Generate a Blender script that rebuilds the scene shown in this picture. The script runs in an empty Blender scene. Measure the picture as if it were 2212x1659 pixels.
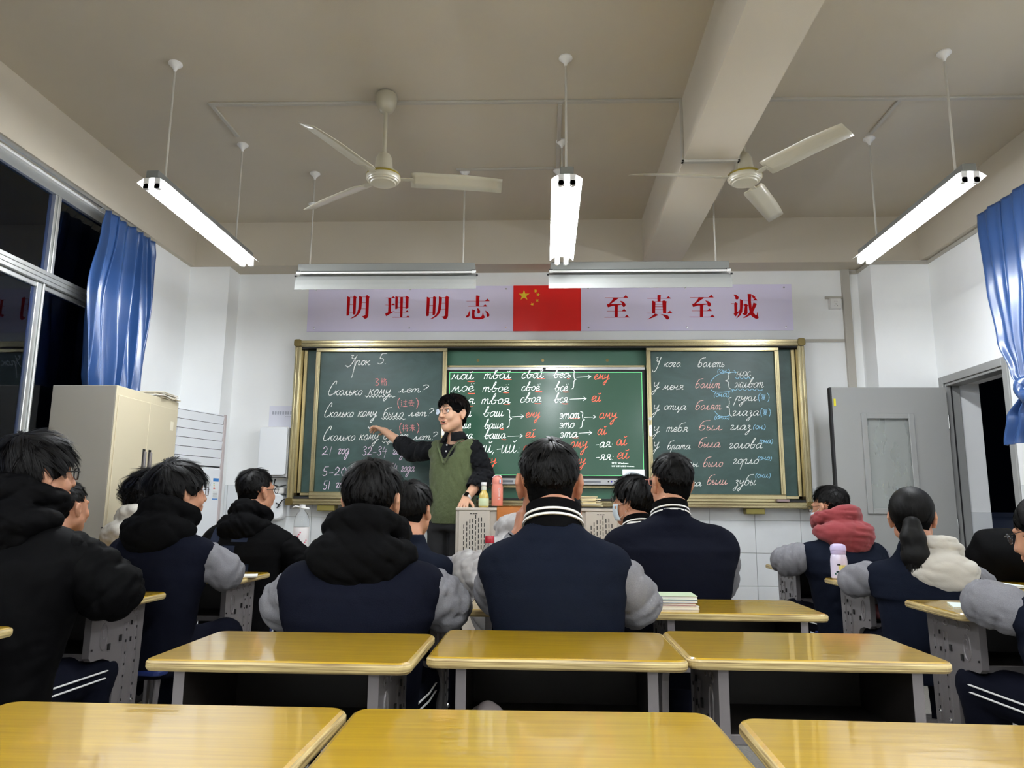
import bpy, bmesh, math, random
import numpy as np
from mathutils import Vector, Matrix

# ------------------------------------------------------------------ camera, world, exposure
SC = bpy.context.scene
COL = SC.collection
R = math.radians
FPX, PITCH, YAW, ROLL, CAMH = 1600.0, 9.55, 2.6, 0.45, 1.10

def cam_basis():
    p, y, r = R(PITCH), R(YAW), R(ROLL)
    f = Vector((-math.sin(y)*math.cos(p), math.cos(y)*math.cos(p), math.sin(p)))
    rt = Vector((math.cos(y), math.sin(y), 0)); up = rt.cross(f)
    return rt*math.cos(r)+up*math.sin(r), up*math.cos(r)-rt*math.sin(r), f
CR, CU, CF = cam_basis()

def at(px, py, X=None, Y=None, Z=None):
    """the world point on plane X, Y or Z that the photograph shows at a pixel (used for reading off board text)"""
    d = CF + CR*((px-1106)/FPX) - CU*((py-829.5)/FPX)
    t = Y/d.y if Y is not None else (X/d.x if X is not None else (Z-CAMH)/d.z)
    return Vector((0, 0, CAMH)) + d*t

cd = bpy.data.cameras.new('camera'); cam = bpy.data.objects.new('camera', cd); COL.objects.link(cam)
cd.sensor_width = 36; cd.lens = 36*FPX/2212; cd.clip_start = .02; cd.clip_end = 60
m = Matrix.Identity(4)
for i, v in enumerate((CR, CU, -CF)):
    for j in range(3): m[j][i] = v[j]
m[2][3] = CAMH
cam.matrix_world = m
SC.camera = cam
w = bpy.data.worlds.new('night'); SC.world = w; w.use_nodes = True
w.node_tree.nodes['Background'].inputs[0].default_value = (.06, .085, .16, 1)
w.node_tree.nodes['Background'].inputs[1].default_value = .24
SC.view_settings.view_transform = 'Standard'; SC.view_settings.look = 'None'
SC.view_settings.exposure = 1.02; SC.view_settings.gamma = 1
TUBE = 58.0          # radiance of the fluorescent tubes
SC.cycles.max_bounces = 8; SC.cycles.diffuse_bounces = 7; SC.cycles.sample_clamp_indirect = 6
SC.cycles.caustics_reflective = False; SC.cycles.caustics_refractive = False
try: SC.cycles.use_denoising = True
except Exception: pass

# ------------------------------------------------------------------ materials
MATS = {}
def lin(c):
    return tuple(((x/255)/12.92 if x/255 <= .04045 else ((x/255+.055)/1.055)**2.4) for x in c)

def mat(name, rgb, rough=.5, metal=0, spec=.5, bump=0, bscale=40, var=0, vscale=6, stretch=(1, 1, 1), coat=0, coat_rough=.05, sheen=0, alpha=None, rgb2=None, detail=4):
    """plain procedural surface: colour that wanders with a noise, plus a fine bump"""
    if name in MATS: return MATS[name]
    mt = bpy.data.materials.new(name); mt.use_nodes = True; nt = mt.node_tree; N = nt.nodes; L = nt.links
    b = N['Principled BSDF']; c = lin(rgb)
    b.inputs['Base Color'].default_value = (*c, 1); b.inputs['Roughness'].default_value = rough
    b.inputs['Metallic'].default_value = metal; b.inputs['Specular IOR Level'].default_value = spec
    b.inputs['Coat Weight'].default_value = coat; b.inputs['Coat Roughness'].default_value = coat_rough
    b.inputs['Sheen Weight'].default_value = sheen; b.inputs['Sheen Roughness'].default_value = .5
    tc = N.new('ShaderNodeTexCoord'); mp = N.new('ShaderNodeMapping'); mp.inputs['Scale'].default_value = stretch
    L.new(tc.outputs['Object'], mp.inputs[0])
    if var or rgb2:
        n = N.new('ShaderNodeTexNoise'); n.inputs['Scale'].default_value = vscale; n.inputs['Detail'].default_value = detail
        L.new(mp.outputs[0], n.inputs['Vector'])
        rp = N.new('ShaderNodeValToRGB'); e = rp.color_ramp.elements
        e[0].position = .3; e[1].position = .7
        if rgb2: c0, c1 = c, lin(rgb2)
        else: c0 = tuple(x*(1-var) for x in c); c1 = tuple(min(1, x*(1+var)) for x in c)
        e[0].color = (*c0, 1); e[1].color = (*c1, 1)
        L.new(n.outputs[0], rp.inputs[0]); L.new(rp.outputs[0], b.inputs['Base Color'])
    if bump:
        n2 = N.new('ShaderNodeTexNoise'); n2.inputs['Scale'].default_value = bscale; n2.inputs['Detail'].default_value = 3
        L.new(mp.outputs[0], n2.inputs['Vector'])
        bp = N.new('ShaderNodeBump'); bp.inputs['Strength'].default_value = bump; bp.inputs['Distance'].default_value = .01
        L.new(n2.outputs[0], bp.inputs['Height']); L.new(bp.outputs[0], b.inputs['Normal'])
    MATS[name] = mt; return mt

def emit(name, rgb, strength):
    if name in MATS: return MATS[name]
    mt = bpy.data.materials.new(name); mt.use_nodes = True
    b = mt.node_tree.nodes['Principled BSDF']; c = lin(rgb)
    b.inputs['Base Color'].default_value = (*c, 1); b.inputs['Emission Color'].default_value = (*c, 1)
    b.inputs['Emission Strength'].default_value = strength; b.inputs['Roughness'].default_value = .3
    MATS[name] = mt; return mt

def glass(name, rgb=(255, 255, 255), rough=0, ior=1.45, thin=.0):
    if name in MATS: return MATS[name]
    mt = bpy.data.materials.new(name); mt.use_nodes = True; nt = mt.node_tree
    b = nt.nodes['Principled BSDF']; b.inputs['Base Color'].default_value = (*lin(rgb), 1)
    b.inputs['Transmission Weight'].default_value = 1; b.inputs['Roughness'].default_value = rough; b.inputs['IOR'].default_value = ior
    MATS[name] = mt; return mt

def pane_glass(name, tint=(.75, .85, 1), refl=1.5):
    """thin window glass: clear with a fresnel mirror"""
    if name in MATS: return MATS[name]
    mt = bpy.data.materials.new(name); mt.use_nodes = True; nt = mt.node_tree; N = nt.nodes; L = nt.links
    out = N['Material Output']; tr = N.new('ShaderNodeBsdfTransparent'); gl = N.new('ShaderNodeBsdfGlossy'); mx = N.new('ShaderNodeMixShader'); fr = N.new('ShaderNodeFresnel')
    tr.inputs[0].default_value = (*tint, 1); gl.inputs['Roughness'].default_value = .02; gl.inputs[0].default_value = (.8, .88, 1, 1); fr.inputs[0].default_value = refl
    L.new(fr.outputs[0], mx.inputs[0]); L.new(tr.outputs[0], mx.inputs[1]); L.new(gl.outputs[0], mx.inputs[2]); L.new(mx.outputs[0], out.inputs[0])
    MATS[name] = mt; return mt

# ------------------------------------------------------------------ mesh helpers
class MB:
    def __init__(s): s.v = []; s.f = []; s.mi = []
    def add(s, vs, fs, mi=0):
        o = len(s.v); s.v += [tuple(v) for v in vs]; s.f += [tuple(i+o for i in f) for f in fs]; s.mi += [mi]*len(fs); return s
    def box(s, x0, x1, y0, y1, z0, z1, mi=0):
        v = [(x, y, z) for z in (z0, z1) for y in (y0, y1) for x in (x0, x1)]
        return s.add(v, [(0, 2, 3, 1), (4, 5, 7, 6), (0, 1, 5, 4), (2, 6, 7, 3), (0, 4, 6, 2), (1, 3, 7, 5)], mi)
    def obox(s, c, ax, ay, az, hx, hy, hz, mi=0):
        c = Vector(c); ax, ay, az = Vector(ax), Vector(ay), Vector(az)
        v = [c+ax*(hx*i)+ay*(hy*j)+az*(hz*k) for k in (-1, 1) for j in (-1, 1) for i in (-1, 1)]
        return s.add(v, [(0, 2, 3, 1), (4, 5, 7, 6), (0, 1, 5, 4), (2, 6, 7, 3), (0, 4, 6, 2), (1, 3, 7, 5)], mi)
    def tube(s, pts, r, n=10, cap=True, mi=0, flat=None, closed=False):
        """swept round (or flattened) tube through points; r a number or one per point"""
        pts = [Vector(p) for p in pts]; m_ = len(pts)
        rs = r if hasattr(r, '__len__') else [r]*m_
        vs = []; up = None
        for i, p in enumerate(pts):
            if closed: t = pts[(i+1) % m_]-pts[i-1]
            else: t = pts[min(i+1, m_-1)]-pts[max(i-1, 0)]
            t = t.normalized() if t.length > 1e-9 else Vector((0, 0, 1))
            if up is None:
                up = Vector((0, 0, 1)) if abs(t.z) < .9 else Vector((1, 0, 0))
            a = t.cross(up)
            a = a.normalized() if a.length > 1e-6 else Vector((1, 0, 0))
            b = a.cross(t).normalized(); up = b
            fl = flat or 1
            for k in range(n):
                q = 2*math.pi*k/n
                vs.append(p+a*(math.cos(q)*rs[i])+b*(math.sin(q)*rs[i]*fl))
        fs = []
        for i in range(m_ if closed else m_-1):
            j = (i+1) % m_
            for k in range(n): fs.append((i*n+k, i*n+(k+1) % n, j*n+(k+1) % n, j*n+k))
        if cap and not closed: fs += [tuple(range(n-1, -1, -1)), tuple(range((m_-1)*n, m_*n))]
        return s.add(vs, fs, mi)
    def lathe(s, prof, c=(0, 0, 0), n=24, mi=0, axis='z'):
        vs = []
        for (r, z) in prof:
            for k in range(n):
                q = 2*math.pi*k/n; x, y = r*math.cos(q), r*math.sin(q)
                p = (x, y, z) if axis == 'z' else ((z, x, y) if axis == 'x' else (x, z, y))
                vs.append((p[0]+c[0], p[1]+c[1], p[2]+c[2]))
        fs = [(i*n+k, i*n+(k+1) % n, (i+1)*n+(k+1) % n, (i+1)*n+k) for i in range(len(prof)-1) for k in range(n)]
        if prof[0][0] > 1e-6: fs.append(tuple(range(n-1, -1, -1)))
        if prof[-1][0] > 1e-6: fs.append(tuple(range((len(prof)-1)*n, len(prof)*n)))
        return s.add(vs, fs, mi)
    def prism(s, poly, place, h0, h1, mi=0, side=None):
        """polygon (u, v) extruded along w from h0 to h1; place(u, v, w) gives the point"""
        n = len(poly); v = [place(a, b, h0) for a, b in poly]+[place(a, b, h1) for a, b in poly]
        s.add(v, [tuple(range(n-1, -1, -1)), tuple(range(n, 2*n))], mi)
        o = len(s.v)-2*n
        for i in range(n):
            s.f.append((o+i, o+(i+1) % n, o+n+(i+1) % n, o+n+i)); s.mi.append(mi if side is None else side)
        return s
    def build(s, name, mt, parent=None, smooth=False, bevel=0, kind=None, label=None, seg=1, fix=True):
        me = bpy.data.meshes.new(name); me.from_pydata([tuple(v) for v in s.v], [], s.f)
        for x in (mt if isinstance(mt, (list, tuple)) else [mt]): me.materials.append(x)
        me.polygons.foreach_set('material_index', s.mi)
        if fix:
            bm = bmesh.new(); bm.from_mesh(me); bmesh.ops.recalc_face_normals(bm, faces=bm.faces); bm.to_mesh(me); bm.free()
        if smooth:
            try: me.shade_smooth(); me.set_sharp_from_angle(angle=R(38))
            except Exception: pass
        o = bpy.data.objects.new(name, me); COL.objects.link(o)
        if parent is not None: o.parent = parent
        if bevel:
            b = o.modifiers.new('bevel', 'BEVEL'); b.width = bevel; b.segments = seg; b.limit_method = 'ANGLE'; b.angle_limit = R(40)
        if kind: o['kind'] = kind
        if label: o['label'] = label
        return o

def tag(o, label=None, cat=None, group=None, kind=None):
    if label: o['label'] = label
    if cat: o['category'] = cat
    if group: o['group'] = group
    if kind: o['kind'] = kind
    return o
def empty(name, loc=(0, 0, 0), rz=0, label=None, cat=None, group=None):
    o = bpy.data.objects.new(name, None); COL.objects.link(o); o.location = loc; o.rotation_euler = (0, 0, rz); o.empty_display_size = .1
    return tag(o, label, cat, group)
def kids(o): return [c for c in ALL() if c.parent == o]
def ALL(): return list(bpy.data.objects)
def copy_tree(o, loc=None, rz=None, label=None, group=None):
    r = o.copy(); COL.objects.link(r)
    for ch in o.children:
        c = ch.copy(); COL.objects.link(c); c.parent = r
        for g in ch.children:
            d = g.copy(); COL.objects.link(d); d.parent = c
    if loc is not None: r.location = loc
    if rz is not None: r.rotation_euler = (0, 0, rz)
    if label: r['label'] = label
    if group: r['group'] = group
    return r
def struct(mb, name, mt, parent=None, **k):
    o = mb.build(name, mt, parent, **k); o['kind'] = 'structure'; return o
def rrect(x0, x1, y0, y1, r, n=5):
    out = []
    for cx, cy, a in ((x1-r, y1-r, 0), (x0+r, y1-r, 90), (x0+r, y0+r, 180), (x1-r, y0+r, 270)):
        for k in range(n+1):
            q = R(a+90*k/n); out.append((cx+r*math.cos(q), cy+r*math.sin(q)))
    return out

# ------------------------------------------------------------------ palette
M_WALL = mat('white wall paint', (240, 242, 242), .85, bump=.05, bscale=160, var=.02, vscale=3)
M_CEIL = mat('ceiling paint', (196, 188, 172), .9, bump=.08, bscale=220, var=.03, vscale=1.5)
M_TILE = mat('glazed white tile', (222, 226, 228), .12, var=.02, vscale=9, bump=.02, bscale=20)
M_GROUT = mat('grey grout', (160, 162, 160), .9)
M_FLOOR = mat('terrazzo floor', (160, 156, 148), .35, var=.25, vscale=90)
M_PLAST = mat('white plastic', (226, 226, 224), .35)
M_CONDUIT = mat('cable duct plastic', (180, 176, 166), .5)
M_ALU = mat('brushed aluminium frame', (196, 198, 196), .32, metal=.75, bump=.03, bscale=60, stretch=(1, 1, 30))
M_STEEL = mat('grey enamelled steel', (114, 110, 111), .38, metal=.25, var=.06, vscale=5)
M_STEELD = mat('dark steel box', (40, 36, 34), .5, metal=.2, var=.2, vscale=3)
M_LAMPW = mat('white enamelled reflector', (228, 230, 228), .22)
M_LAMPG = mat('grey lamp housing', (128, 130, 127), .35, metal=.3)
M_FAN = mat('cream fan enamel', (172, 166, 146), .3, coat=.4)
M_BLACK = mat('black', (12, 12, 13), .5)
M_DOOR = mat('grey door paint', (146, 147, 145), .45, bump=.02, bscale=80)
M_GOLD = mat('champagne gold aluminium', (184, 172, 134), .26, metal=.9, bump=.02, bscale=200)
M_RUBBER = mat('dark rubber', (30, 30, 32), .7)
M_CHROME = mat('chrome', (210, 212, 214), .15, metal=1)
# ------------------------------------------------------------------ the room
XL, XR, YF, YB, ZC, ZB = -2.90, 2.97, 5.90, -3.6, 3.40, 3.03
struct(MB().box(XL-.3, 4.9, YB-.2, YF+.2, -.12, 0), 'floor', M_FLOOR)
struct(MB().box(XL-.3, XR+.3, YB-.2, YF+.2, ZC, ZC+.15), 'ceiling', M_CEIL)
wf = struct(MB().box(XL-.3, XR+.3, YF, YF+.2, 0, ZC), 'wall_front', M_WALL)
struct(MB().box(XL-.3, XR+.3, YB-.2, YB, 0, ZC), 'wall_back', M_WALL)
# left wall with its window opening
WY0, WY1, WZ0, WZ1 = .6, 4.72, .95, 2.99
wl = struct(MB().box(XL-.25, XL, YB, WY0, 0, ZC).box(XL-.25, XL, WY1, YF, 0, ZC).box(XL-.25, XL, WY0, WY1, 0, WZ0).box(XL-.25, XL, WY0, WY1, WZ1, ZC), 'wall_left', M_WALL)
# right wall with the doorway
DY0, DY1, DZ = 4.86, 5.58, 2.04
wr = struct(MB().box(XR, XR+.25, YB, DY0, 0, ZC).box(XR, XR+.25, DY1, YF, 0, ZC).box(XR, XR+.25, DY0, DY1, DZ, ZC), 'wall_right', M_WALL)
# front columns and the beams
struct(MB().box(XL, -2.57, 5.70, YF, 0, ZB), 'trim_1', M_WALL)
struct(MB().box(2.53, XR, 5.66, YF, 0, ZB), 'trim_2', M_WALL)
struct(MB().box(XL, XR, 5.68, YF, ZB, ZC), 'trim_3', M_CEIL)
struct(MB().box(.775, 1.07, YB, 5.68, ZB, ZC), 'trim_4', M_CEIL)
struct(MB().box(XL, XL+.04, YB, 5.68, ZB, ZC), 'trim_5', M_CEIL)
struct(MB().box(XR-.05, XR, YB, 5.68, ZB, ZC), 'trim_6', M_CEIL)
# platform the teacher stands on
struct(MB().box(-1.95, 1.9, 4.93, YF, 0, .15), 'trim_7', mat('platform paint', (120, 96, 74), .5, var=.1), bevel=.006)
# wainscot: every glazed tile is a piece of its wall
TW, TH, TZ = .347, .2465, 1.27
def tile_run(parent, pts_from, along, length, normal, z0=0., z1=TZ, phase=0.):
    """tiles TW x TH proud of the wall, starting at pts_from and running along"""
    a = Vector(along); nrm = Vector(normal); up = Vector((0, 0, 1))
    cache = {}
    g = MB(); c = Vector(pts_from)+a*(length/2)+nrm*.001; g.obox((c.x, c.y, (z0+z1)/2), a, nrm, up, length/2, .001, (z1-z0)/2)
    o = struct(g, 'tile_bed', M_GROUT, parent)
    x = -phase
    while x < length-.01:
        xa, xb = max(x, 0), min(x+TW, length); z = z1
        while z > z0+.01:
            zb = max(z-TH, z0); wdt, hgt = xb-xa-.003, z-zb-.003
            if wdt > .01 and hgt > .01:
                key = (round(wdt, 3), round(hgt, 3))
                if key not in cache:
                    mb = MB(); mb.obox((0, 0, 0), a, nrm, up, wdt/2, .003, hgt/2)
                    t = struct(mb, 'tile', M_TILE, parent, bevel=.0012); cache[key] = t.data
                else:
                    t = bpy.data.objects.new('tile', cache[key]); COL.objects.link(t); t.parent = parent; t['kind'] = 'structure'
                    b = t.modifiers.new('bevel', 'BEVEL'); b.width = .0012; b.segments = 1; b.limit_method = 'ANGLE'
                p = Vector(pts_from)+a*((xa+xb)/2)+nrm*.005; t.location = (p.x, p.y, (z+zb)/2)
            z = zb
        x += TW
tile_run(wf, (-2.57, YF, 0), (1, 0, 0), 5.10, (0, -1, 0), phase=.0+((-2.57-1.618) % TW))
tile_run(wr, (XR, DY0-.07, 0), (0, -1, 0), 1.75, (-1, 0, 0))
tile_run(bpy.data.objects['trim_2'], (2.53, 5.66, 0), (1, 0, 0), .44, (0, -1, 0))
tile_run(bpy.data.objects['trim_1'], (XL, 5.70, 0), (1, 0, 0), .33, (0, -1, 0))
tile_run(wr, (XR+.02, DY1, 0), (1, 0, 0), .23, (0, -1, 0), z1=1.10)
# corridor outside the doorway
co = struct(MB().box(3.22, 4.9, 3.6, 6.6, -.1, 0), 'floor_corridor', M_FLOOR)
struct(MB().box(4.35, 4.5, 3.0, 8.2, 0, 1.06), 'wall_corridor', mat('corridor parapet', (150, 150, 150), .8, var=.05))
struct(MB().box(4.3, 4.55, 3.0, 8.2, 1.06, 1.10), 'trim_8', mat('corridor coping', (110, 110, 112), .6))

# night outside the windows: a far unlit facade across the yard
fb = empty('building', (-24, 12, -3), 0, 'dark unlit school building across the yard outside the windows', 'building')
fm = MB().box(-3, 0, -18, 10, 0, 9); fm.build('wall', mat('night facade', (52, 56, 70), .8), fb)
for k in range(3):
    for j in range(9):
        MB().box(-.02, .03, -17+j*3, -15.4+j*3, 1+k*3, 2.6+k*3).build('window', mat('dark pane', (20, 24, 34), .2), fb)

struct(MB().box(3.22, 4.9, 3.0, 8.2, 2.9, 3.05), 'ceiling_corridor_added', M_CEIL)  # unseen corridor roof, added to keep the doorway dark
fb = empty('building', (14, 22, -3), 0, 'black unlit block added beyond the corridor to darken the open doorway', 'building')
MB().box(0, 3, -22, 14, 0, 16).build('wall', mat('added black block', (14, 15, 18), .9, spec=.05), fb)  # block put in so the view past the parapet stays black
for k in range(4):
    for j in range(10):
        MB().box(-.03, .03, -20+j*3.2, -18.4+j*3.2, 3+k*3.2, 4.6+k*3.2).build('window', mat('added block pane', (8, 9, 12), .3), fb)

# ------------------------------------------------------------------ left windows
win = empty('window_1', (0, 0, 0)); win['kind'] = 'structure'
fx0, fx1 = -2.975, -2.925
f = MB()
f.box(fx0, fx1, WY0, WY1, WZ1-.055, WZ1).box(fx0, fx1, WY0, WY1, WZ0, WZ0+.05)
f.box(fx0, fx1, WY0, WY0+.05, WZ0+.05, WZ1-.055).box(fx0, fx1, WY1-.05, WY1, WZ0+.05, WZ1-.055)
f.box(fx0, fx1+.012, WY0+.05, WY1-.05, 2.375, 2.45)
for z in (2.398, 2.424): f.box(fx1+.010, fx1+.017, WY0+.05, WY1-.05, z-.002, z+.002)
f.build('window_frame', M_ALU, win, bevel=.003)['kind'] = 'structure'
for y in (1.35, 2.72, 4.09):
    MB().box(fx0, fx1, y-.028, y+.028, 2.45, WZ1-.055).box(fx1, fx1+.008, y-.008, y+.008, 2.45, WZ1-.055).build('mullion', M_ALU, win, bevel=.003)['kind'] = 'structure'
for y in (2.0, 3.35, 4.03):
    MB().box(fx0+.006, fx1-.006, y-.03, y+.03, WZ0+.05, 2.375).box(fx1-.006, fx1+.006, y+.01, y+.024, WZ0+.05, 2.375).build('sash_stile', M_ALU, win, bevel=.003)['kind'] = 'structure'
MB().box(fx0+.012, fx1-.012, WY0+.05, WY1-.05, 2.345, 2.375).box(fx0+.012, fx1-.012, WY0+.05, WY1-.05, WZ0+.05, WZ0+.10).build('sash_rail', M_ALU, win, bevel=.003)['kind'] = 'structure'
PG = pane_glass('window glass', (.55, .66, .92), 1.5)
for y0, y1 in ((WY0+.05, 1.32), (1.38, 2.69), (2.75, 4.06), (4.12, WY1-.05)):
    MB().box(-2.952, -2.948, y0, y1, 2.45, WZ1-.055).build('pane', PG, win)['kind'] = 'structure'
for y0, y1 in ((WY0+.05, 1.97), (2.03, 3.32), (3.38, 4.0), (4.06, WY1-.05)):
    MB().box(-2.952, -2.948, y0, y1, WZ0+.10, 2.345).build('pane', PG, win)['kind'] = 'structure'
struct(MB().box(XL-.02, XL+.05, WY0-.05, WY1+.03, WZ0-.03, WZ0), 'trim_9', M_TILE)
rail = tag(MB().box(-2.86, -2.845, .4, 4.98, 2.99, 3.004).box(-2.875, -2.845, .4, 4.98, 3.004, 3.009).build('curtain_rail', M_ALU), 'metal curtain rail running above the left windows', 'rail')
tag(MB().box(2.86, 2.875, 3.0, 4.72, 3.005, 3.02).box(2.85, 2.885, 3.0, 4.72, 3.02, 3.026).build('curtain_rail', M_ALU), 'metal curtain rail above the blue curtain on the right wall', 'rail')

# ------------------------------------------------------------------ curtains
M_SATIN = mat('blue satin', (40, 72, 122), .3, spec=.9, bump=.02, bscale=300)
def sheet(rows, name, parent, pleats, seed, nu=120, thick=.003, depth_axis=(1, 0, 0)):
    """pleated cloth: rows = (z, y0, y1, x, amplitude); pleats run down the cloth and change phase slowly"""
    rng = random.Random(seed); nv = 60
    ks = [(pleats*rng.uniform(.8, 1.2), rng.uniform(0, 6.28), rng.uniform(-1, 1)) for _ in range(3)]
    zs = [r_[0] for r_ in rows]
    vs = []
    for j in range(nv+1):
        z = zs[0]+(zs[-1]-zs[0])*j/nv
        for i in range(len(rows)-1):
            if rows[i][0] >= z >= rows[i+1][0]-1e-9: break
        t = (rows[i][0]-z)/max(1e-9, rows[i][0]-rows[i+1][0]); t = t*t*(3-2*t)
        y0, y1, x, am = [rows[i][k]*(1-t)+rows[i+1][k]*t for k in (1, 2, 3, 4)]
        jj = j/nv
        for q in range(nu+1):
            u = q/nu
            ph = 2*math.pi*pleats*u
            d = math.sin(ph+.5*math.sin(3*jj+ks[0][1]))*.6+.35*math.sin(2*math.pi*ks[1][0]*1.7*u+ks[1][1]+jj*2.2*ks[1][2])+.25*math.sin(2*math.pi*ks[2][0]*.5*u+ks[2][1]+jj*4)
            sy = .35*math.cos(ph+.5*math.sin(3*jj+ks[0][1]))/pleats
            vs.append((x+am*d, y0+(y1-y0)*(u+sy*.45), z))
    fs = [(j*(nu+1)+q, j*(nu+1)+q+1, (j+1)*(nu+1)+q+1, (j+1)*(nu+1)+q) for j in range(nv) for q in range(nu)]
    mb = MB().add(vs, fs); o = mb.build(name, M_SATIN, parent, fix=False)
    for p in o.data.polygons: p.use_smooth = True
    so = o.modifiers.new('solid', 'SOLIDIFY'); so.thickness = thick
    return o
c1 = empty('curtain', (-2.82, 4.6, 1.2), 0, 'blue satin curtain gathered beside the left windows, hanging behind the beige cabinet', 'curtain')
def rel(rows, o): return [(z-o[2], y0-o[1], y1-o[1], x-o[0], a) for z, y0, y1, x, a in rows]
sheet(rel([(2.965, 4.36, 4.93, -2.80, .022), (2.85, 4.34, 4.95, -2.80, .035), (2.4, 4.22, 4.97, -2.79, .052), (1.9, 4.26, 4.92, -2.78, .052), (1.815, 4.28, 4.90, -2.78, .05)], (-2.82, 4.6, 1.2)), 'cloth', c1, 6, 3)
for k in range(7):
    y = 4.38+k*.09-4.6; MB().tube([(-.032, y, 1.775), (-.01, y, 1.785), (.01, y, 1.75)], .0025, 6).build('hook', M_CHROME, c1, smooth=True)
c2 = empty('curtain', (2.82, 4.2, 1.5), 0, 'blue satin curtain tied in a knot beside the doorway on the right', 'curtain')
oo = (2.82, 4.2, 1.5)
sheet(rel([(3.01, 3.55, 4.69, 2.82, .022), (2.9, 3.55, 4.69, 2.82, .035), (2.5, 3.62, 4.66, 2.82, .045), (2.15, 3.85, 4.60, 2.82, .045), (1.92, 4.1, 4.50, 2.82, .04), (1.80, 4.22, 4.42, 2.82, .03)], oo), 'cloth', c2, 9, 5, nu=170)
sheet(rel([(1.78, 4.24, 4.44, 2.80, .03), (1.66, 4.22, 4.54, 2.79, .035), (1.50, 4.22, 4.60, 2.78, .03)], oo), 'tail', c2, 4, 8, nu=70)
kn = MB()
for k, (ry, rz, tw) in enumerate(((.11, .055, .25), (.10, .05, -.35), (.085, .06, .9))):
    pts = []
    for q in range(28):
        a = 2*math.pi*q/28
        pts.append((.03*math.sin(a+tw)-.02, math.cos(a)*ry+.12, math.sin(a)*rz+.3+.03*math.cos(a*1.0+tw)))
    kn.tube(pts, [.034+.008*math.sin(3*2*math.pi*q/28+k) for q in range(28)], 10, closed=True)
kn.build('knot', M_SATIN, c2, smooth=True)

# ------------------------------------------------------------------ door
dr = empty('door_1', (0, 0, 0)); dr['kind'] = 'structure'
def st(o): o['kind'] = 'structure'; return o
fr = MB()
for (y0, y1, z0, z1) in ((DY0-.055, DY0, 0, DZ+.055), (DY1, DY1+.055, 0, DZ+.055), (DY0, DY1, DZ, DZ+.055)):
    fr.box(XR-.012, XR+.03, y0, y1, z0, z1)
fr.box(XR+.0, XR+.10, DY0, DY0+.02, 0, DZ).box(XR, XR+.10, DY1-.02, DY1, 0, DZ).box(XR, XR+.10, DY0+.02, DY1-.02, DZ-.02, DZ)
st(fr.build('door_frame', M_DOOR, dr, bevel=.003))
st(MB().box(XR+.032, XR+.040, DY1-.026, DY1-.02, 0, DZ-.02).box(XR+.032, XR+.040, DY0+.02, DY0+.026, 0, DZ-.02).build('door_seal', M_RUBBER, dr))
leaf = st(MB().box(2.105, 2.46-.26, 5.49, 5.53, .01, 2.0).box(2.2, 2.56, 5.49, 5.53, 1.80, 2.0).box(2.2, 2.56, 5.49, 5.53, .01, 1.12).box(2.56, 2.93, 5.49, 5.53, .01, 2.0).build('door_leaf', M_DOOR, dr))
leaf.data.transform(Matrix.Identity(4))
fr = MB()
X0, X1, Z0, Z1 = 2.335, 2.655, 1.11, 1.78
leaf.data.clear_geometry()
lf = MB().box(2.105, X0, 5.49, 5.53, .01, 2.0).box(X1, 2.93, 5.49, 5.53, .01, 2.0).box(X0, X1, 5.49, 5.53, Z1, 2.0).box(X0, X1, 5.49, 5.53, .01, Z0)
leaf.data.from_pydata(lf.v, [], lf.f)
st(MB().box(2.093, 2.107, 5.488, 5.532, .01, 2.0).build('edge_seal', M_RUBBER, leaf))
st(MB().box(2.118, 2.132, 5.484, 5.49, 1.86, 1.915).build('warning_sticker', mat('yellow sticker', (226, 214, 40), .5), leaf))
b_ = MB()
for (a0, a1, z0, z1) in ((X0-.028, X0+.012, Z0-.028, Z1+.028), (X1-.012, X1+.028, Z0-.028, Z1+.028), (X0+.012, X1-.012, Z1-.012, Z1+.028), (X0+.012, X1-.012, Z0-.028, Z0+.012)):
    b_.box(a0, a1, 5.478, 5.49, z0, z1)
st(b_.build('glazing_bead', M_DOOR, leaf, bevel=.003))
mg = bpy.data.materials.new('smeared reeded glass'); mg.use_nodes = True; nt = mg.node_tree; N = nt.nodes; L = nt.links; b = N['Principled BSDF']
b.inputs['Base Color'].default_value = (*lin((206, 212, 208)), 1); b.inputs['Transmission Weight'].default_value = .55
n = N.new('ShaderNodeTexNoise'); n.inputs['Scale'].default_value = 5; tcx = N.new('ShaderNodeTexCoord'); mpx = N.new('ShaderNodeMapping'); mpx.inputs['Scale'].default_value = (3, 1, 1)
L.new(tcx.outputs['Object'], mpx.inputs[0]); L.new(mpx.outputs[0], n.inputs[0]); rp = N.new('ShaderNodeValToRGB'); rp.color_ramp.elements[0].color = (.1, .1, .1, 1); rp.color_ramp.elements[0].position = .4; rp.color_ramp.elements[1].position = .62; rp.color_ramp.elements[1].color = (.5, .5, .5, 1)
L.new(n.outputs[0], rp.inputs[0]); L.new(rp.outputs[0], b.inputs['Roughness'])
st(MB().box(X0, X1, 5.505, 5.512, Z0, Z1).build('pane', mg, leaf))
hd = MB().box(2.16, 2.20, 5.475, 5.49, .92, 1.06).tube([(2.18, 5.475, 1.0), (2.18, 5.44, 1.0), (2.29, 5.44, 1.0)], .009, 8)
st(hd.build('door_handle', M_CHROME, leaf, smooth=True))
for z in (.3, 1.0, 1.75): st(MB().tube([(2.945, 5.52, z-.05), (2.945, 5.52, z+.05)], .009, 8).build('hinge', M_CHROME, dr, smooth=True))

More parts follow.
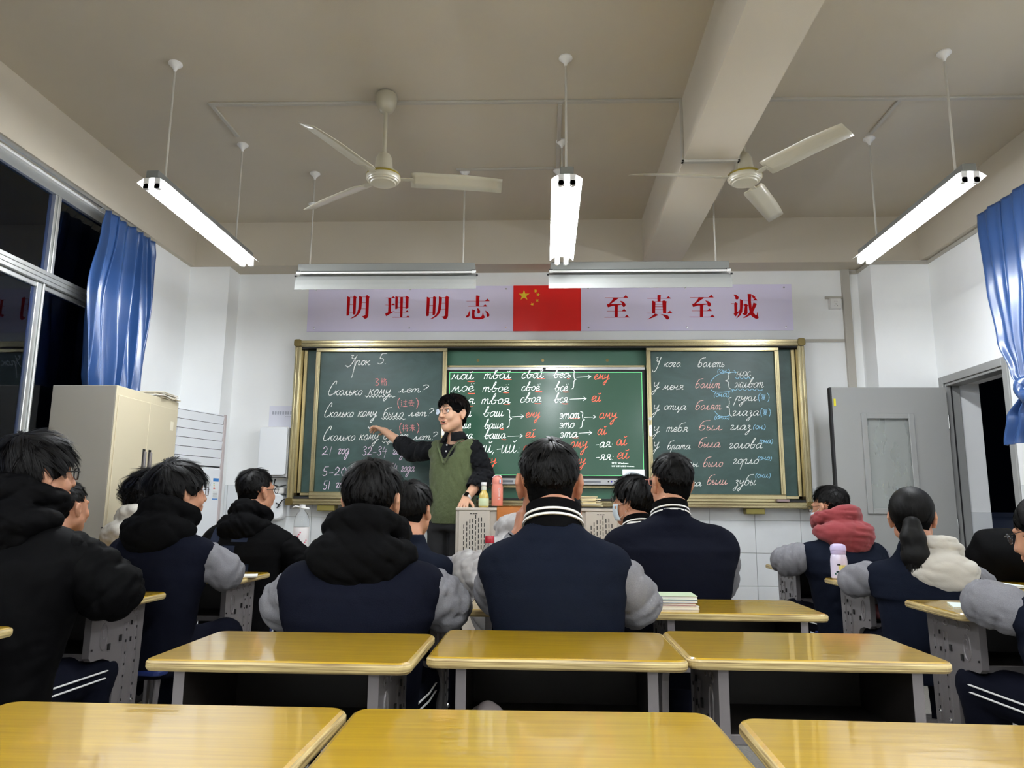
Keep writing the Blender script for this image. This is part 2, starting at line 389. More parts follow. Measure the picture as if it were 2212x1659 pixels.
# ------------------------------------------------------------------ cable ducts, roses
def duct(pts, name_label, wdt=.028, h=.014, up=(0, 0, -1)):
    mb = MB()
    for a, b, n_ in pts:
        a, b, n_ = Vector(a), Vector(b), Vector(n_); t = (b-a).normalized(); s_ = t.cross(n_).normalized()
        mb.obox((a+b)/2+n_*(h/2), t, s_, n_, (b-a).length/2+wdt/2, wdt/2, h/2)
    return tag(mb.build('cable_duct', M_CONDUIT, bevel=.002), name_label, 'cable duct')
D = (0, 0, -1)
duct([((-1.93, 3.88, ZC), (.775-.016, 3.92, ZC), D), ((.775, 3.92, ZC-.01), (.775, 3.92, ZB), (-1, 0, 0)), ((.775, 3.92, ZB), (1.07, 3.92, ZB), D), ((1.07, 3.92, ZB), (1.07, 3.92, ZC-.01), (1, 0, 0)), ((1.085, 3.92, ZC), (XR-.07, 3.95, ZC), D)], 'long cream cable duct crossing the ceiling and stepping around the beam')
duct([((-1.93, 3.90, ZC), (-1.93, 4.24, ZC), D)], 'short cable duct running to the front ceiling rose of the left lamp', .022)
duct([((.085, 3.94, ZC), (.085, 4.72, ZC), D)], 'cable duct running forward from the long duct above the middle lamp', .024)
duct([((-.60, 4.75, ZC), (.05, 4.75, ZC), D)], 'cable duct parallel to the board above the left board light', .022)
duct([((2.0, 3.96, ZC), (2.0, 4.32, ZC), D)], 'short cable duct running to the front ceiling rose of the right lamp', .022)
duct([((XR, 2.6, 3.01), (XR, 5.64, 3.01), (-1, 0, 0)), ((XR-.02, 5.66, 3.01), (2.53, 5.66, 3.01), (0, -1, 0)), ((2.53, 5.68, 3.01), (2.53, YF-.02, 3.01), (-1, 0, 0)), ((2.51, YF, 3.01), (2.44, YF, 3.01), (0, -1, 0))], 'cable duct along the top of the right wall and round the corner column', .026)
duct([((2.425, YF, 3.0), (2.425, YF, 1.29), (0, -1, 0))], 'wide vertical cable duct beside the right corner column', .062, .03)
duct([((2.05, YF, 2.445), (2.38, YF, 2.445), (0, -1, 0))], 'horizontal cable duct from the chalkboard to the vertical duct', .024)
duct([((2.27, YF, 2.80), (2.38, YF, 2.80), (0, -1, 0))], 'short stub of cable duct just above the white socket', .022)
sk = empty('socket', (2.33, YF, 2.745), 0, 'white five hole wall socket high up right of the red slogan banner', 'socket')
MB().prism(rrect(-.048, .048, -.042, .042, .006), lambda u, v, w_: (u, -w_, v), .0, .032).build('back_box', M_PLAST, sk, bevel=.002)
MB().prism(rrect(-.043, .043, -.040, .040, .006), lambda u, v, w_: (u, -w_, v), .032, .040).build('face_plate', M_PLAST, sk, bevel=.002)
pn = MB()
for (u, v) in ((-.008, .014), (.008, .014), (-.0, -.006), (-.010, -.020), (.010, -.020)): pn.box(u-.0016, u+.0016, -.0412, -.040, v-.004, v+.004)
pn.build('socket_holes', M_BLACK, sk)
sw = empty('light_switch', (XR, 4.30, 1.34), 0, 'white light switch on the right wall below the curtain knot', 'switch')
MB().box(-.012, 0, -.045, .045, -.045, .045).build('face_plate', M_PLAST, sw, bevel=.003)
MB().box(-.017, -.012, -.03, .03, -.03, .03).build('rocker', M_PLAST, sw, bevel=.002)

# ------------------------------------------------------------------ fluorescent lamps
E_TUBE = emit('lit tube', (246, 250, 255), TUBE)
def rose(par, x, y, z):
    MB().lathe([(.034, 0), (.036, -.008), (.030, -.014), (.014, -.03), (.009, -.038), (.006, -.05)], (x, y, z), 20).build('ceiling_rose', M_PLAST, par, smooth=True)
def batten(x, y0, label, zl=2.68, lit=True, rods=True):
    t = empty('batten_lamp', (x, y0, zl), 0, label, 'lamp', 'hanging twin tube lamps'); Ln = 1.2
    MB().box(-.033, .033, 0, Ln, .022, .062).build('housing', M_LAMPG, t, bevel=.004)
    # reflector: pressed sheet with a raised middle and flared wings
    prof = [(-.075, -.004), (-.060, .008), (-.040, .020), (0, .0215), (.040, .020), (.060, .008), (.075, -.004)]
    vs = []; th = .0015
    for y in (.0, Ln):
        for u, v in prof: vs.append((u, y, v))
        for u, v in prof: vs.append((u, y, v+th))
    n = len(prof); fs = []
    for i in range(n-1): fs += [(i, i+1, 2*n+i+1, 2*n+i), (n+i, 3*n+i, 3*n+i+1, n+i+1), (i, n+i, n+i+1, i+1), (2*n+i, 2*n+i+1, 3*n+i+1, 3*n+i)]
    fs += [(0, 2*n, 3*n, n), (n-1, 2*n-1, 4*n-1, 3*n-1)]
    MB().add(vs, fs).build('reflector', M_LAMPW, t)
    for s_ in (-1, 1):
        tb = MB().tube([(s_*.028, .025, -.022), (s_*.028, Ln-.025, -.022)], .013, 12, cap=False).build('tube', E_TUBE if lit else M_PLAST, t, smooth=True)
        for ya, yb in ((.0, .022), (Ln-.022, Ln)):
            MB().box(s_*.028-.014, s_*.028+.014, ya, yb, -.034, .02).tube([(s_*.028, ya, -.022), (s_*.028, yb, -.022)], .015, 12).build('lamp_holder', M_PLAST, t, smooth=True)
    if rods:
        for yy in (.12, 1.0):
            rose(t, 0, yy, ZC-zl)
            MB().tube([(0, yy, .06), (0, yy, ZC-zl-.04)], .006, 8).build('rod', M_CONDUIT, t, smooth=True)
    return t
batten(-1.945, 3.365, 'lit twin tube lamp hanging on the left near the windows')
batten(.105, 3.38, 'lit twin tube lamp hanging in the middle of the ceiling')
batten(2.02, 3.40, 'lit twin tube lamp hanging on the right near the door wall')
for yy in (.35, -2.0):     # the rows behind and above the camera, outside the frame
    for i, x in enumerate((-1.945, .105, 2.02)):
        batten(x, yy, 'lit twin tube lamp hanging above the %s desks at the %s' % (('left', 'middle', 'right')[i], 'second row of lamps' if yy > 0 else 'back of the room'))

def board_light(x0, x1, rods, label):
    y, z = 4.79, 2.73; t = empty('board_light', (x0, y, z), 0, label, 'lamp', 'unlit lights over the chalkboard'); W = x1-x0
    MB().box(.012, W-.012, -.03, .045, -.055, 0).build('housing', M_LAMPG, t, bevel=.003)
    pts = []
    for k in range(9):
        q = k/8; pts.append((-.035+.10*q*.2-.03*math.sin(q*1.5), -.075-.115*q))
    prof = [(.055, -.05), (.03, -.072), (-.005, -.082), (-.028, -.115), (-.040, -.150), (-.044, -.186)]
    n = len(prof); vs = [(xx, a+o_, b_) for xx in (0, W) for o_ in (0, .003) for a, b_ in prof]; fs = []
    for i in range(n-1): fs += [(i, i+1, 2*n+i+1, 2*n+i), (n+i, 3*n+i, 3*n+i+1, n+i+1), (i, n+i, n+i+1, i+1), (2*n+i, 2*n+i+1, 3*n+i+1, 3*n+i)]
    fs += [(0, 2*n, 3*n, n), (n-1, 2*n-1, 4*n-1, 3*n-1)]
    MB().add(vs, fs).build('reflector', mat('grey white reflector', (156, 158, 155), .2), t)
    MB().tube([(.03, -.035, -.068), (W-.03, -.035, -.068)], .008, 12).build('tube', M_PLAST, t, smooth=True)
    for xx in (.018, W-.018):
        MB().box(xx-.014, xx+.014, -.03, .0, -.066, -.052).tube([(xx-.012, -.035, -.068), (xx+.012, -.035, -.068)], .011, 12).build('lamp_holder', M_PLAST, t, smooth=True)
        MB().box(xx-.016, xx+.012, -.032, -.028, -.060, -.050).build('holder_shade_strip', M_RUBBER, t)  # dark strip standing in for the shade at each holder
    for xx in (-.004, W+.004): MB().tube([(xx-.006, -.02, -.085), (xx+.006, -.02, -.085)], .006, 8).build('side_screw', M_RUBBER, t, smooth=True)
    for rx in rods:
        rose(t, rx-x0, 0, ZC-z)
        MB().tube([(rx-x0, 0, 0), (rx-x0, 0, ZC-z-.04)], .0055, 8).build('rod', M_CONDUIT, t, smooth=True)
    return t
b1 = board_light(-1.69, -.462, (-1.605, -.555), 'unlit grey batten light hanging above the left half of the chalkboard')
MB().lathe([(.034, .0), (.032, -.008), (.014, -.02), (.008, -.026)], (.085, 0, .44), 20).build('slipped_rose', M_PLAST, b1, smooth=True)
board_light(.022, 1.228, (.09, 1.135), 'unlit grey batten light hanging right of the flag above the chalkboard')

# ------------------------------------------------------------------ ceiling fans
def fan(x, y, zh, angs, label):
    t = empty('ceiling_fan', (x, y, zh), 0, label, 'fan', 'ceiling fans'); top = ZC-zh
    MB().lathe([(.018, -.005), (.055, -.012), (.062, -.03), (.058, -.075), (.040, -.11), (.020, -.125)], (0, 0, top), 24).build('canopy', M_FAN, t, smooth=True)
    MB().tube([(0, 0, .10), (0, 0, top-.1)], .012, 12).build('down_rod', M_FAN, t, smooth=True)
    MB().lathe([(.018, .15), (.034, .142), (.046, .115), (.05, .07), (.052, .045)], (0, 0, 0), 24).build('motor_cup', M_FAN, t, smooth=True)
    MB().lathe([(.045, .045), (.06, .04), (.086, .032), (.094, .018), (.095, .0), (.088, -.012), (.084, -.013), (.080, -.020), (.070, -.022), (.066, -.028), (.03, -.032), (.001, -.033)], (0, 0, 0), 36).build('motor_housing', M_FAN, t, smooth=True)
    MB().lathe([(.0885, .0265), (.0935, .021), (.0955, .013), (.0945, .0125), (.0925, .0215), (.0875, .027)], (0, 0, 0), 36).build('gold_ring', mat('gold line', (168, 150, 52), .3, metal=.5), t, smooth=True)
    for a in angs:
        u = Vector((math.cos(a), math.sin(a), 0)); s_ = Vector((-math.sin(a), math.cos(a), 0)); k_ = Vector((0, 0, 1))
        vs = []; st_ = [(.15, .050, .0), (.18, .058, 0), (.45, .055, 0), (.60, .050, -.006), (.655, .046, -.01)]
        for (r_, hw, dz) in st_:
            for q, (w_, z_) in enumerate(((-1, .020), (-.45, .008), (.2, -.002), (1, -.018))):
                vs.append(u*r_+s_*(w_*hw)+k_*(z_+dz))
        tip = u*.02
        n4 = 4; fs = [(i*4+q, i*4+q+1, (i+1)*4+q+1, (i+1)*4+q) for i in range(len(st_)-1) for q in range(3)]
        bl = MB().add(vs, fs).build('blade', M_FAN, t, smooth=True, fix=False); so = bl.modifiers.new('solid', 'SOLIDIFY'); so.thickness = .003
        MB().obox(u*.115+k_*.002, u, s_, k_, .05, .018, .0025).build('blade_bracket', M_FAN, t, bevel=.001)
    return t
fan(-.891, 3.80, 2.885, [math.atan2(-.584, -.227), math.atan2(.096, .659)+.0, math.atan2(.304, -.42)], 'cream three blade ceiling fan left of the middle lamp')
fan(1.118, 3.96, 2.935, [math.atan2(-.091, -.708), math.atan2(-.591, .372), math.atan2(.445, .273)], 'cream three blade ceiling fan right of the ceiling beam')
# ------------------------------------------------------------------ chalkboard, display, banner
BY = 5.80
M_BOARD = bpy.data.materials.new('green chalkboard enamel'); M_BOARD.use_nodes = True
nt = M_BOARD.node_tree; N = nt.nodes; L = nt.links; b = N['Principled BSDF']; b.inputs['Roughness'].default_value = .42
tc = N.new('ShaderNodeTexCoord'); mp = N.new('ShaderNodeMapping'); mp.inputs['Scale'].default_value = (1.2, 1, 2.2); mp.inputs['Rotation'].default_value = (0, .5, 0)
n = N.new('ShaderNodeTexNoise'); n.inputs['Scale'].default_value = 2.2; n.inputs['Detail'].default_value = 7; n.inputs['Roughness'].default_value = .65; n.inputs['Distortion'].default_value = .6
rp = N.new('ShaderNodeValToRGB'); rp.color_ramp.elements[0].position = .35; rp.color_ramp.elements[1].position = .8
rp.color_ramp.elements[0].color = (*lin((28, 58, 53)), 1); rp.color_ramp.elements[1].color = (*lin((60, 88, 83)), 1)
L.new(tc.outputs['Object'], mp.inputs[0]); L.new(mp.outputs[0], n.inputs[0]); L.new(n.outputs[0], rp.inputs[0]); L.new(rp.outputs[0], b.inputs['Base Color'])
M_BOARD2 = mat('green side board', (50, 96, 74), .4, var=.06, vscale=4)
M_GOLDD = mat('darker gold aluminium', (120, 106, 66), .35, metal=.85)  # darker gold, used on corner caps and key holes

cb = empty('chalkboard', (0, BY, 1.1), 0, 'wide green sliding chalkboard in a champagne gold frame on the front wall', 'chalkboard')
def cbp(mb, name, mt, par=None, **k):
    o = mb.build(name, mt, par or cb, **k)
    if (par or cb) is cb: o.data.transform(Matrix.Translation((0, -BY, -1.1)))
    return o
fl, frr, fz0, fz1 = -2.02, 2.03, 1.118, 2.430
g = MB(); 
def rail_h(x0, x1, z0, z1, y0=5.775, y1=5.898):
    m_ = MB().box(x0, x1, y0, y1, z0, z1)
    h = (z1-z0)
    m_.box(x0+.01, x1-.01, y0-.006, y0, z0+h*.12, z0+h*.42).box(x0+.01, x1-.01, y0-.010, y0, z0+h*.55, z0+h*.95); return m_
def rail_v(x0, x1, z0, z1, y0=5.775, y1=5.898):
    m_ = MB().box(x0, x1, y0, y1, z0, z1); h = x1-x0
    m_.box(x0+h*.1, x0+h*.4, y0-.006, y0, z0, z1).box(x0+h*.55, x0+h*.9, y0-.008, y0, z0, z1); return m_
cbp(rail_h(fl, frr, fz1-.052, fz1), 'top_rail', M_GOLD, bevel=.004)
cbp(rail_h(fl, frr, fz0, fz0+.045), 'bottom_rail', M_GOLD, bevel=.004)
for x0, x1 in ((fl, fl+.052), (frr-.052, frr)): cbp(rail_v(x0, x1, fz0+.045, fz1-.052), 'side_rail', M_GOLD, bevel=.004)
# corner caps
for x in (fl, frr):
    for z in (fz0, fz1):
        s_ = 1 if x < 0 else -1; k_ = 1 if z < 2 else -1
        cbp(MB().prism(rrect(-.03, .03, -.03, .03, .018), lambda u, v, w_: (x+s_*.022+u, 5.762+w_, z+k_*.022+v), 0, .135), 'corner_cap', M_GOLDD, bevel=.003)
cbp(MB().box(fl+.052, frr-.052, 5.885, 5.897, fz0+.045, fz1-.052), 'back_board', M_BOARD2)
cbp(MB().box(fl+.052, frr-.052, 5.79, 5.885, fz1-.062, fz1-.052).box(fl+.052, frr-.052, 5.79, 5.885, fz0+.045, fz0+.062), 'track', M_RUBBER)
# fixed boards either end, their own slim frames
for x0, x1 in ((fl+.055, -1.76), (1.74, frr-.055)):
    cbp(MB().box(x0, x1, 5.862, 5.872, fz0+.07, fz1-.065), 'fixed_panel', M_BOARD)
    a = x0 if x0 < 0 else x1-.03
    cbp(MB().box(a, a+.03, 5.845, 5.862, fz0+.07, fz1-.065).box(x0, x1, 5.845, 5.862, fz0+.07, fz0+.095), 'fixed_panel_frame', M_GOLD, bevel=.003)
# trim around the display recess
cbp(MB().box(-.80, .80, 5.868, 5.884, 2.222, 2.242), 'recess_bead', M_GOLD, bevel=.002)
cbp(MB().box(-.80, .80, 5.868, 5.884, 1.262, 1.282), 'recess_bead', M_GOLD, bevel=.002)
for x in (-.545, -.02, .50):
    cbp(MB().tube([(x, 5.886, 2.285), (x, 5.882, 2.285)], .012, 16), 'key_hole', M_GOLDD)
for x in (-1.71, 1.60):
    cbp(MB().prism([(-.07, 0), (.07, 0), (.07, -.045), (-.07, -.045)], lambda u, v, w_: (x+u, 5.80+w_, fz0-.001+v), -.012, .085), 'chalk_box', mat('olive chalk box', (128, 118, 58), .5, metal=.3), bevel=.004)
PANZ0, PANZ1 = 1.165, 2.368
def sliding(x0, x1, lip):
    p = cbp(MB().box(x0, x1, 5.812, 5.822, PANZ0, PANZ1), 'sliding_panel', M_BOARD)
    def sub(mb, name, mt, **k):
        o = mb.build(name, mt, p, **k); o.data.transform(Matrix.Translation((0, -BY, -1.1))); return o
    sub(MB().box(x0, x1, 5.792, 5.826, PANZ1-.028, PANZ1).box(x0+.004, x1-.004, 5.788, 5.792, PANZ1-.024, PANZ1-.012), 'frame_rail', M_GOLD, bevel=.003)
    sub(MB().box(x0, x1, 5.785, 5.826, PANZ0, PANZ0+.055).box(x0, x1, 5.779, 5.785, PANZ0+.02, PANZ0+.05), 'frame_rail', M_GOLD, bevel=.004)
    for a in (x0, x1-.035): sub(MB().box(a, a+.035, 5.790, 5.826, PANZ0+.055, PANZ1-.028).box(a+.012, a+.023, 5.786, 5.790, PANZ0+.055, PANZ1-.028), 'frame_stile', M_GOLD, bevel=.003)
    a = x1-.018 if lip > 0 else x0+.018
    sub(MB().prism(rrect(-.009, .009, -.045, .045, .008), lambda u, v, w_: (a+u, 5.786-w_, 1.705+v), 0, .006), 'finger_pull', M_CHROME)
    for z in (1.665, 1.695, 1.72, 1.745): sub(MB().tube([(a, 5.780, z), (a, 5.777, z)], .004, 10), 'pull_screw', M_PLAST)
    sub(MB().tube([(a, 5.786, 1.80), (a, 5.778, 1.80)], .012, 16), 'lock', M_PLAST, smooth=True)
    return p
lp = sliding(-1.85, -.785, 1)
rp_ = sliding(.80, 1.835, -1)

# display
ds = empty('interactive_display', (0, 5.85, 1.3), 0, 'flat interactive display showing a green page of white and red handwriting', 'display')
M_SILV = mat('silver display frame', (188, 190, 192), .3, metal=.7)
M_SCR = bpy.data.materials.new('lit green screen'); M_SCR.use_nodes = True
b = M_SCR.node_tree.nodes['Principled BSDF']; b.inputs['Base Color'].default_value = (.01, .012, .012, 1); b.inputs['Roughness'].default_value = .16
b.inputs['Emission Color'].default_value = (*lin((50, 86, 68)), 1); b.inputs['Emission Strength'].default_value = .55
def dsp(mb, name, mt, par=None, **k):
    o = mb.build(name, mt, par or ds, **k); o.data.transform(Matrix.Translation((0, -5.85, -1.3))); return o
dsp(MB().box(-.79, .795, 5.842, 5.868, 1.29, 2.215), 'display_body', M_BLACK, bevel=.004)
scr = dsp(MB().box(-.772, .772, 5.838, 5.8421, 1.355, 2.183), 'screen', M_SCR)
dsp(MB().box(-.79, .795, 5.832, 5.868, 2.195, 2.22), 'frame_rail', M_SILV, bevel=.003)
dsp(MB().box(-.79, .795, 5.812, 5.868, 1.285, 1.335), 'speaker_bar', M_SILV, bevel=.004)
dsp(MB().box(-.02, .005, 5.828, 5.833, 2.200, 2.214), 'camera_eye', M_BLACK)
for x0 in (-.46, .22): dsp(MB().box(x0, x0+.21, 5.809, 5.813, 1.302, 1.318), 'speaker_grille', mat('grille grey', (120, 124, 130), .6))
for k in range(7):
    x = .49+k*.024; dsp(MB().tube([(x, 5.812, 1.312), (x, 5.808, 1.312)], .006, 12), 'button', mat('violet ring', (60, 50, 190), .3) if k == 1 else M_BLACK)
E_GRN = emit('bright green line', (110, 235, 140), .6)
L_ = []
x0, x1, z0, z1 = -.768, .768, 1.359, 2.179
for (a, b_, c, d) in ((x0, x1, z1-.003, z1), (x0, x1, z0, z0+.003), (x0, x0+.003, z0, z1), (x1-.003, x1, z0, z1)):
    dsp(MB().box(a, b_, 5.8372, 5.8381, c, d), 'page_border', E_GRN, scr)
dsp(MB().box(.602, .772, 5.8368, 5.8379, 1.357, 1.408), 'task_tray', emit('tray white', (214, 224, 232), .55), scr)

# banner boards
M_BAN = mat('glossy lilac banner', (234, 228, 255), .25, spec=.4)
M_FLAG = mat('glossy red flag panel', (232, 30, 28), .3)
M_RED = mat('banner red', (190, 8, 18), .6, spec=.1)
M_YEL = mat('flag yellow', (240, 214, 50), .3)
ban = []
zb0, zb1 = 2.530, 2.915
for (a, b_, lab) in ((-1.972, -.262, 'lilac slogan board with red characters left of the flag panel'), (.292, 1.995, 'lilac slogan board with red characters right of the flag panel')):
    t = empty('slogan_board', ((a+b_)/2, 5.895, (zb0+zb1)/2), 0, lab, 'sign', 'slogan boards over the chalkboard')
    MB().box(-(b_-a)/2, (b_-a)/2, -.006, .004, -(zb1-zb0)/2, (zb1-zb0)/2).build('panel', M_BAN, t, bevel=.001)
    for x in (-(b_-a)/2+.06, 0, (b_-a)/2-.06):
        for z in (-.165, .165): MB().lathe([(.0075, 0), (.006, -.004), (.001, -.005)], (x, -.006, z), 12, axis='y').build('screw_cap', M_CHROME, t, smooth=True)
    ban.append(t)
flg = empty('flag_panel', (.015, 5.893, 2.7225), 0, 'red flag panel with one large and four small yellow stars', 'flag')
MB().box(-.276, .276, -.008, .006, -(zb1-zb0)/2, (zb1-zb0)/2).build('panel', M_FLAG, flg, bevel=.001)
def star(cx, cz, r, rot):
    p = []
    for k in range(10):
        q = R(90+rot)+k*math.pi/5; rr = r if k % 2 == 0 else r*.382; p.append((cx+rr*math.cos(q), cz+rr*math.sin(q)))
    return p
fo = at(1110, 616, Y=5.885); 
for (px, py, r, rot) in ((1132, 638, .048, 0), (1156.5, 628.5, .0175, 20), (1162.5, 636.5, .0175, -10), (1160.5, 649, .0175, 5), (1149.5, 657.5, .0175, 25)):
    p = at(px, py, Y=5.885)
    MB().prism(star(p.x-.015, p.z-2.7225, r, rot), lambda u, v, w_: (u, -.008-w_, v), 0, .0012).build('star', M_YEL, flg)
# the eight characters, each built from its strokes (read off at thirteen units to a picture pixel)
def CAT(pts, n=6):
    """smooth curve through points"""
    if len(pts) < 3: return list(pts)
    P_ = [pts[0]]+list(pts)+[pts[-1]]; out = []
    for i in range(1, len(P_)-2):
        p0, p1, p2, p3 = P_[i-1:i+3]
        for k in range(n):
            t = k/n; t2 = t*t; t3 = t2*t
            out.append(tuple(.5*((2*p1[j])+(-p0[j]+p2[j])*t+(2*p0[j]-5*p1[j]+4*p2[j]-p3[j])*t2+(-p0[j]+3*p1[j]-3*p2[j]+p3[j])*t3) for j in (0, 1)))
    out.append(pts[-1]); return out
def tri(x, y, w_, h): return [(x-w_*.55, y), (x, y-h), (x+w_*.45, y-4), (x+w_*.45, y)]
def hline(x0, x1, y, t=9): return [(x0, y-t/2), (x1, y-t/2), (x1, y+t/2), (x0, y+t/2)]
def ming(dx, dy):
    s_ = [[(130, 258), (212, 290), (205, 500), (185, 790), (150, 803), (108, 800)], [(302, 275), (322, 238), (350, 246), (402, 290), (384, 315), (372, 600), (362, 755), (325, 775), (288, 768), (298, 500)],
          hline(205, 310, 285), hline(198, 302, 498), hline(190, 292, 705),
          [(465, 245), (556, 280), (548, 400), (530, 600), (490, 720), (400, 815), (300, 870), (208, 893), (330, 815), (400, 740), (440, 620), (462, 430)],
          hline(545, 665, 280), hline(542, 658, 438), hline(530, 650, 610),
          [(648, 270), (680, 226), (700, 230), (762, 280), (744, 308), (738, 500), (725, 800), (700, 860), (655, 892), (610, 888), (580, 850), (545, 815), (600, 812), (640, 780), (648, 560)]]
    return [[(x+dx, y+dy) for x, y in p] for p in s_]
li = [[(1284, 312), (1372, 308), (1362, 690), (1464, 680), (1400, 712), (1228, 820), (1210, 790), (1200, 738), (1278, 712), (1290, 500)], hline(1222, 1480, 306), tri(1428, 306, 110, 48), hline(1205, 1470, 505), tri(1425, 505, 105, 45),
      [(1488, 250), (1556, 278), (1552, 400), (1546, 605), (1520, 618), (1480, 620), (1482, 400)], [(1625, 285), (1698, 285), (1690, 600), (1682, 850), (1614, 850), (1620, 500)], [(1765, 278), (1788, 245), (1815, 252), (1872, 292), (1856, 320), (1848, 590), (1800, 612), (1768, 612), (1770, 420)],
      hline(1550, 1780, 282), hline(1548, 1775, 425), hline(1548, 1772, 565), hline(1462, 1850, 703), tri(1815, 703, 112, 50), hline(1398, 1880, 852), tri(1836, 852, 115, 52)]
zhi4 = [[(1668, 246), (1690, 234), (1760, 248), (1774, 268), (1764, 290), (1757, 545), (1664, 545)], hline(1400, 2040, 395), tri(1990, 398, 135, 72), hline(1452, 1980, 543), tri(1925, 546, 132, 62),
        [(1478, 660), (1500, 740), (1488, 810), (1440, 852), (1400, 855), (1380, 825), (1440, 770)], [(1562, 625), (1650, 655), (1630, 700), (1628, 800), (1650, 845), (1790, 845), (1840, 800), (1862, 700), (1880, 770), (1915, 840), (1905, 870), (1850, 900), (1750, 912), (1620, 905), (1565, 885), (1552, 850)],
        [(1690, 592), (1750, 610), (1785, 680), (1775, 730), (1735, 750), (1706, 730), (1708, 650)], [(1925, 658), (2000, 700), (2045, 770), (2040, 820), (2000, 842), (1968, 825), (1960, 740)]]
zhi = [hline(90, 740, 300), tri(675, 300, 140, 74), [(325, 304), (470, 304), (455, 330), (245, 480), (570, 475), (575, 495), (460, 515), (450, 525), (300, 530), (185, 570), (165, 560), (145, 485), (205, 468), (285, 380)],
       [(510, 385), (600, 410), (665, 470), (668, 520), (640, 555), (605, 560), (575, 530), (570, 470)], [(365, 510), (465, 530), (452, 560), (450, 845), (362, 848)], hline(142, 690, 678), tri(628, 678, 125, 68), hline(70, 780, 850), tri(708, 850, 135, 70)]
zhen = [[(1563, 240), (1580, 222), (1640, 222), (1665, 240), (1655, 265), (1650, 402), (1566, 402)], hline(1280, 1940, 320), tri(1875, 322, 135, 68), [(1415, 385), (1440, 388), (1508, 412), (1500, 728), (1415, 728)], [(1700, 395), (1740, 375), (1775, 385), (1835, 412), (1815, 440), (1812, 728), (1720, 728)],
        hline(1505, 1725, 408), hline(1505, 1720, 482, 12), hline(1505, 1720, 556, 12), hline(1505, 1720, 636, 12), hline(1262, 1985, 733), tri(1915, 733, 145, 70),
        [(1488, 748), (1545, 760), (1592, 785), (1450, 855), (1285, 918), (1400, 825)], [(1650, 765), (1790, 778), (1860, 805), (1900, 855), (1890, 900), (1855, 915), (1815, 905), (1770, 850), (1710, 790)]]
cheng = [[(1360, 210), (1440, 222), (1495, 265), (1508, 300), (1490, 345), (1450, 352), (1415, 340), (1410, 290)], hline(1290, 1390, 468, 14), [(1380, 465), (1405, 428), (1425, 430), (1482, 470), (1465, 500), (1468, 700), (1545, 640), (1500, 720), (1422, 830), (1365, 755), (1385, 720)],
         [(1540, 340), (1622, 378), (1620, 500), (1605, 700), (1560, 790), (1435, 895), (1510, 760), (1538, 600)], hline(1620, 2030, 372, 12), tri(1975, 375, 130, 70), hline(1625, 1680, 505, 14),
         [(1640, 505), (1690, 470), (1745, 490), (1785, 530), (1750, 540), (1755, 720), (1740, 770), (1680, 792), (1640, 775), (1598, 738), (1655, 730), (1665, 640), (1680, 530)],
         [(1755, 190), (1855, 195), (1860, 210), (1850, 380), (1870, 560), (1915, 710), (1985, 795), (2010, 780), (2028, 690), (2040, 780), (2065, 860), (2050, 890), (1990, 895), (1900, 840), (1840, 785), (1800, 640), (1770, 420)],
         [(1855, 215), (1930, 240), (1975, 280), (1965, 320), (1920, 330), (1895, 290)], [(1918, 440), (2015, 470), (1990, 540), (1910, 700), (1830, 790), (1720, 850), (1615, 882), (1730, 790), (1820, 700), (1880, 580)]]
def glyph(strokes, ox, oy, board, scale=13.01):
    mb = MB()
    for i, s_ in enumerate(strokes):
        pl = []
        for (x, y) in s_:
            p = at(ox+x/scale, oy+y/scale, Y=5.888); pl.append((p.x-board.location.x, p.z-board.location.z))
        mb.prism(pl, lambda u, v, w_: (u, -.006-w_, v), 0, .0012+.00002*i)
    mb.build('character', M_RED, board)
glyph(ming(0, 0), 740, 620, ban[0]); glyph(li, 740, 620, ban[0]); glyph(ming(158, 15), 900, 620, ban[0]); glyph(zhi4, 900, 620, ban[0])
glyph(zhi, 1300, 620, ban[1]); glyph(zhen, 1300, 620, ban[1]); glyph([[(x*1.015+48, y-9) for x, y in s_] for s_ in zhi], 1480, 620, ban[1]); glyph(cheng, 1480, 620, ban[1])

# ------------------------------------------------------------------ handwriting
GL = {}
def G(ch, adv, *st_):
    GL[ch] = (adv, [[tuple(float(c) for c in p.split(',')) for p in s_.split()] for s_ in st_])
G('а', 1.25, '.9,.85 .55,1 .12,.68 .08,.2 .35,0 .72,.35 .92,.95', '.92,.95 .86,.3 1,0 1.25,.25')
G('б', 1.15, '.15,.55 .4,.98 .75,.85 .85,.4 .55,0 .2,.08 .1,.5 .2,1.3 .5,1.9 1.3,2.1')
G('в', 1.15, '-.1,.45 .2,.75 .6,1.7 .55,2.1 .35,1.6 .2,.4 .4,0 .8,.2 .8,.65 .45,.75 1.15,.7')
G('г', .8, '0,.75 .2,1 .52,.9 .4,.55 .12,.15 .35,0 .8,.2')
G('д', 1.15, '.85,.85 .5,1 .1,.6 .15,.1 .45,0 .8,.4 .92,.95', '.92,.95 .8,-.4 .5,-1.1 .2,-.9 .45,-.4 1.15,.2')
G('е', .88, '0,.35 .5,.5 .72,.8 .48,1 .15,.7 .15,.2 .45,0 .9,.25')
G('ё', .88, '0,.35 .5,.5 .72,.8 .48,1 .15,.7 .15,.2 .45,0 .9,.25', '.3,1.45 .32,1.35', '.7,1.5 .72,1.4')
G('ж', 1.6, '0,.8 .25,1 .4,.6 .2,0 0,.15', '.75,1 .75,0', '.35,.5 .75,.5 1.15,.55', '1.4,.95 1.2,1 1.05,.6 1.2,.05 1.55,.2')
G('з', .9, '.05,.85 .35,1 .55,.75 .25,.5 .6,.2 .5,-.7 .2,-1.05 .05,-.75 .9,.15')
G('и', 1.15, '0,1 0,.3 .15,0 .45,.25 .65,1', '.65,1 .62,.3 .78,0 1.15,.3')
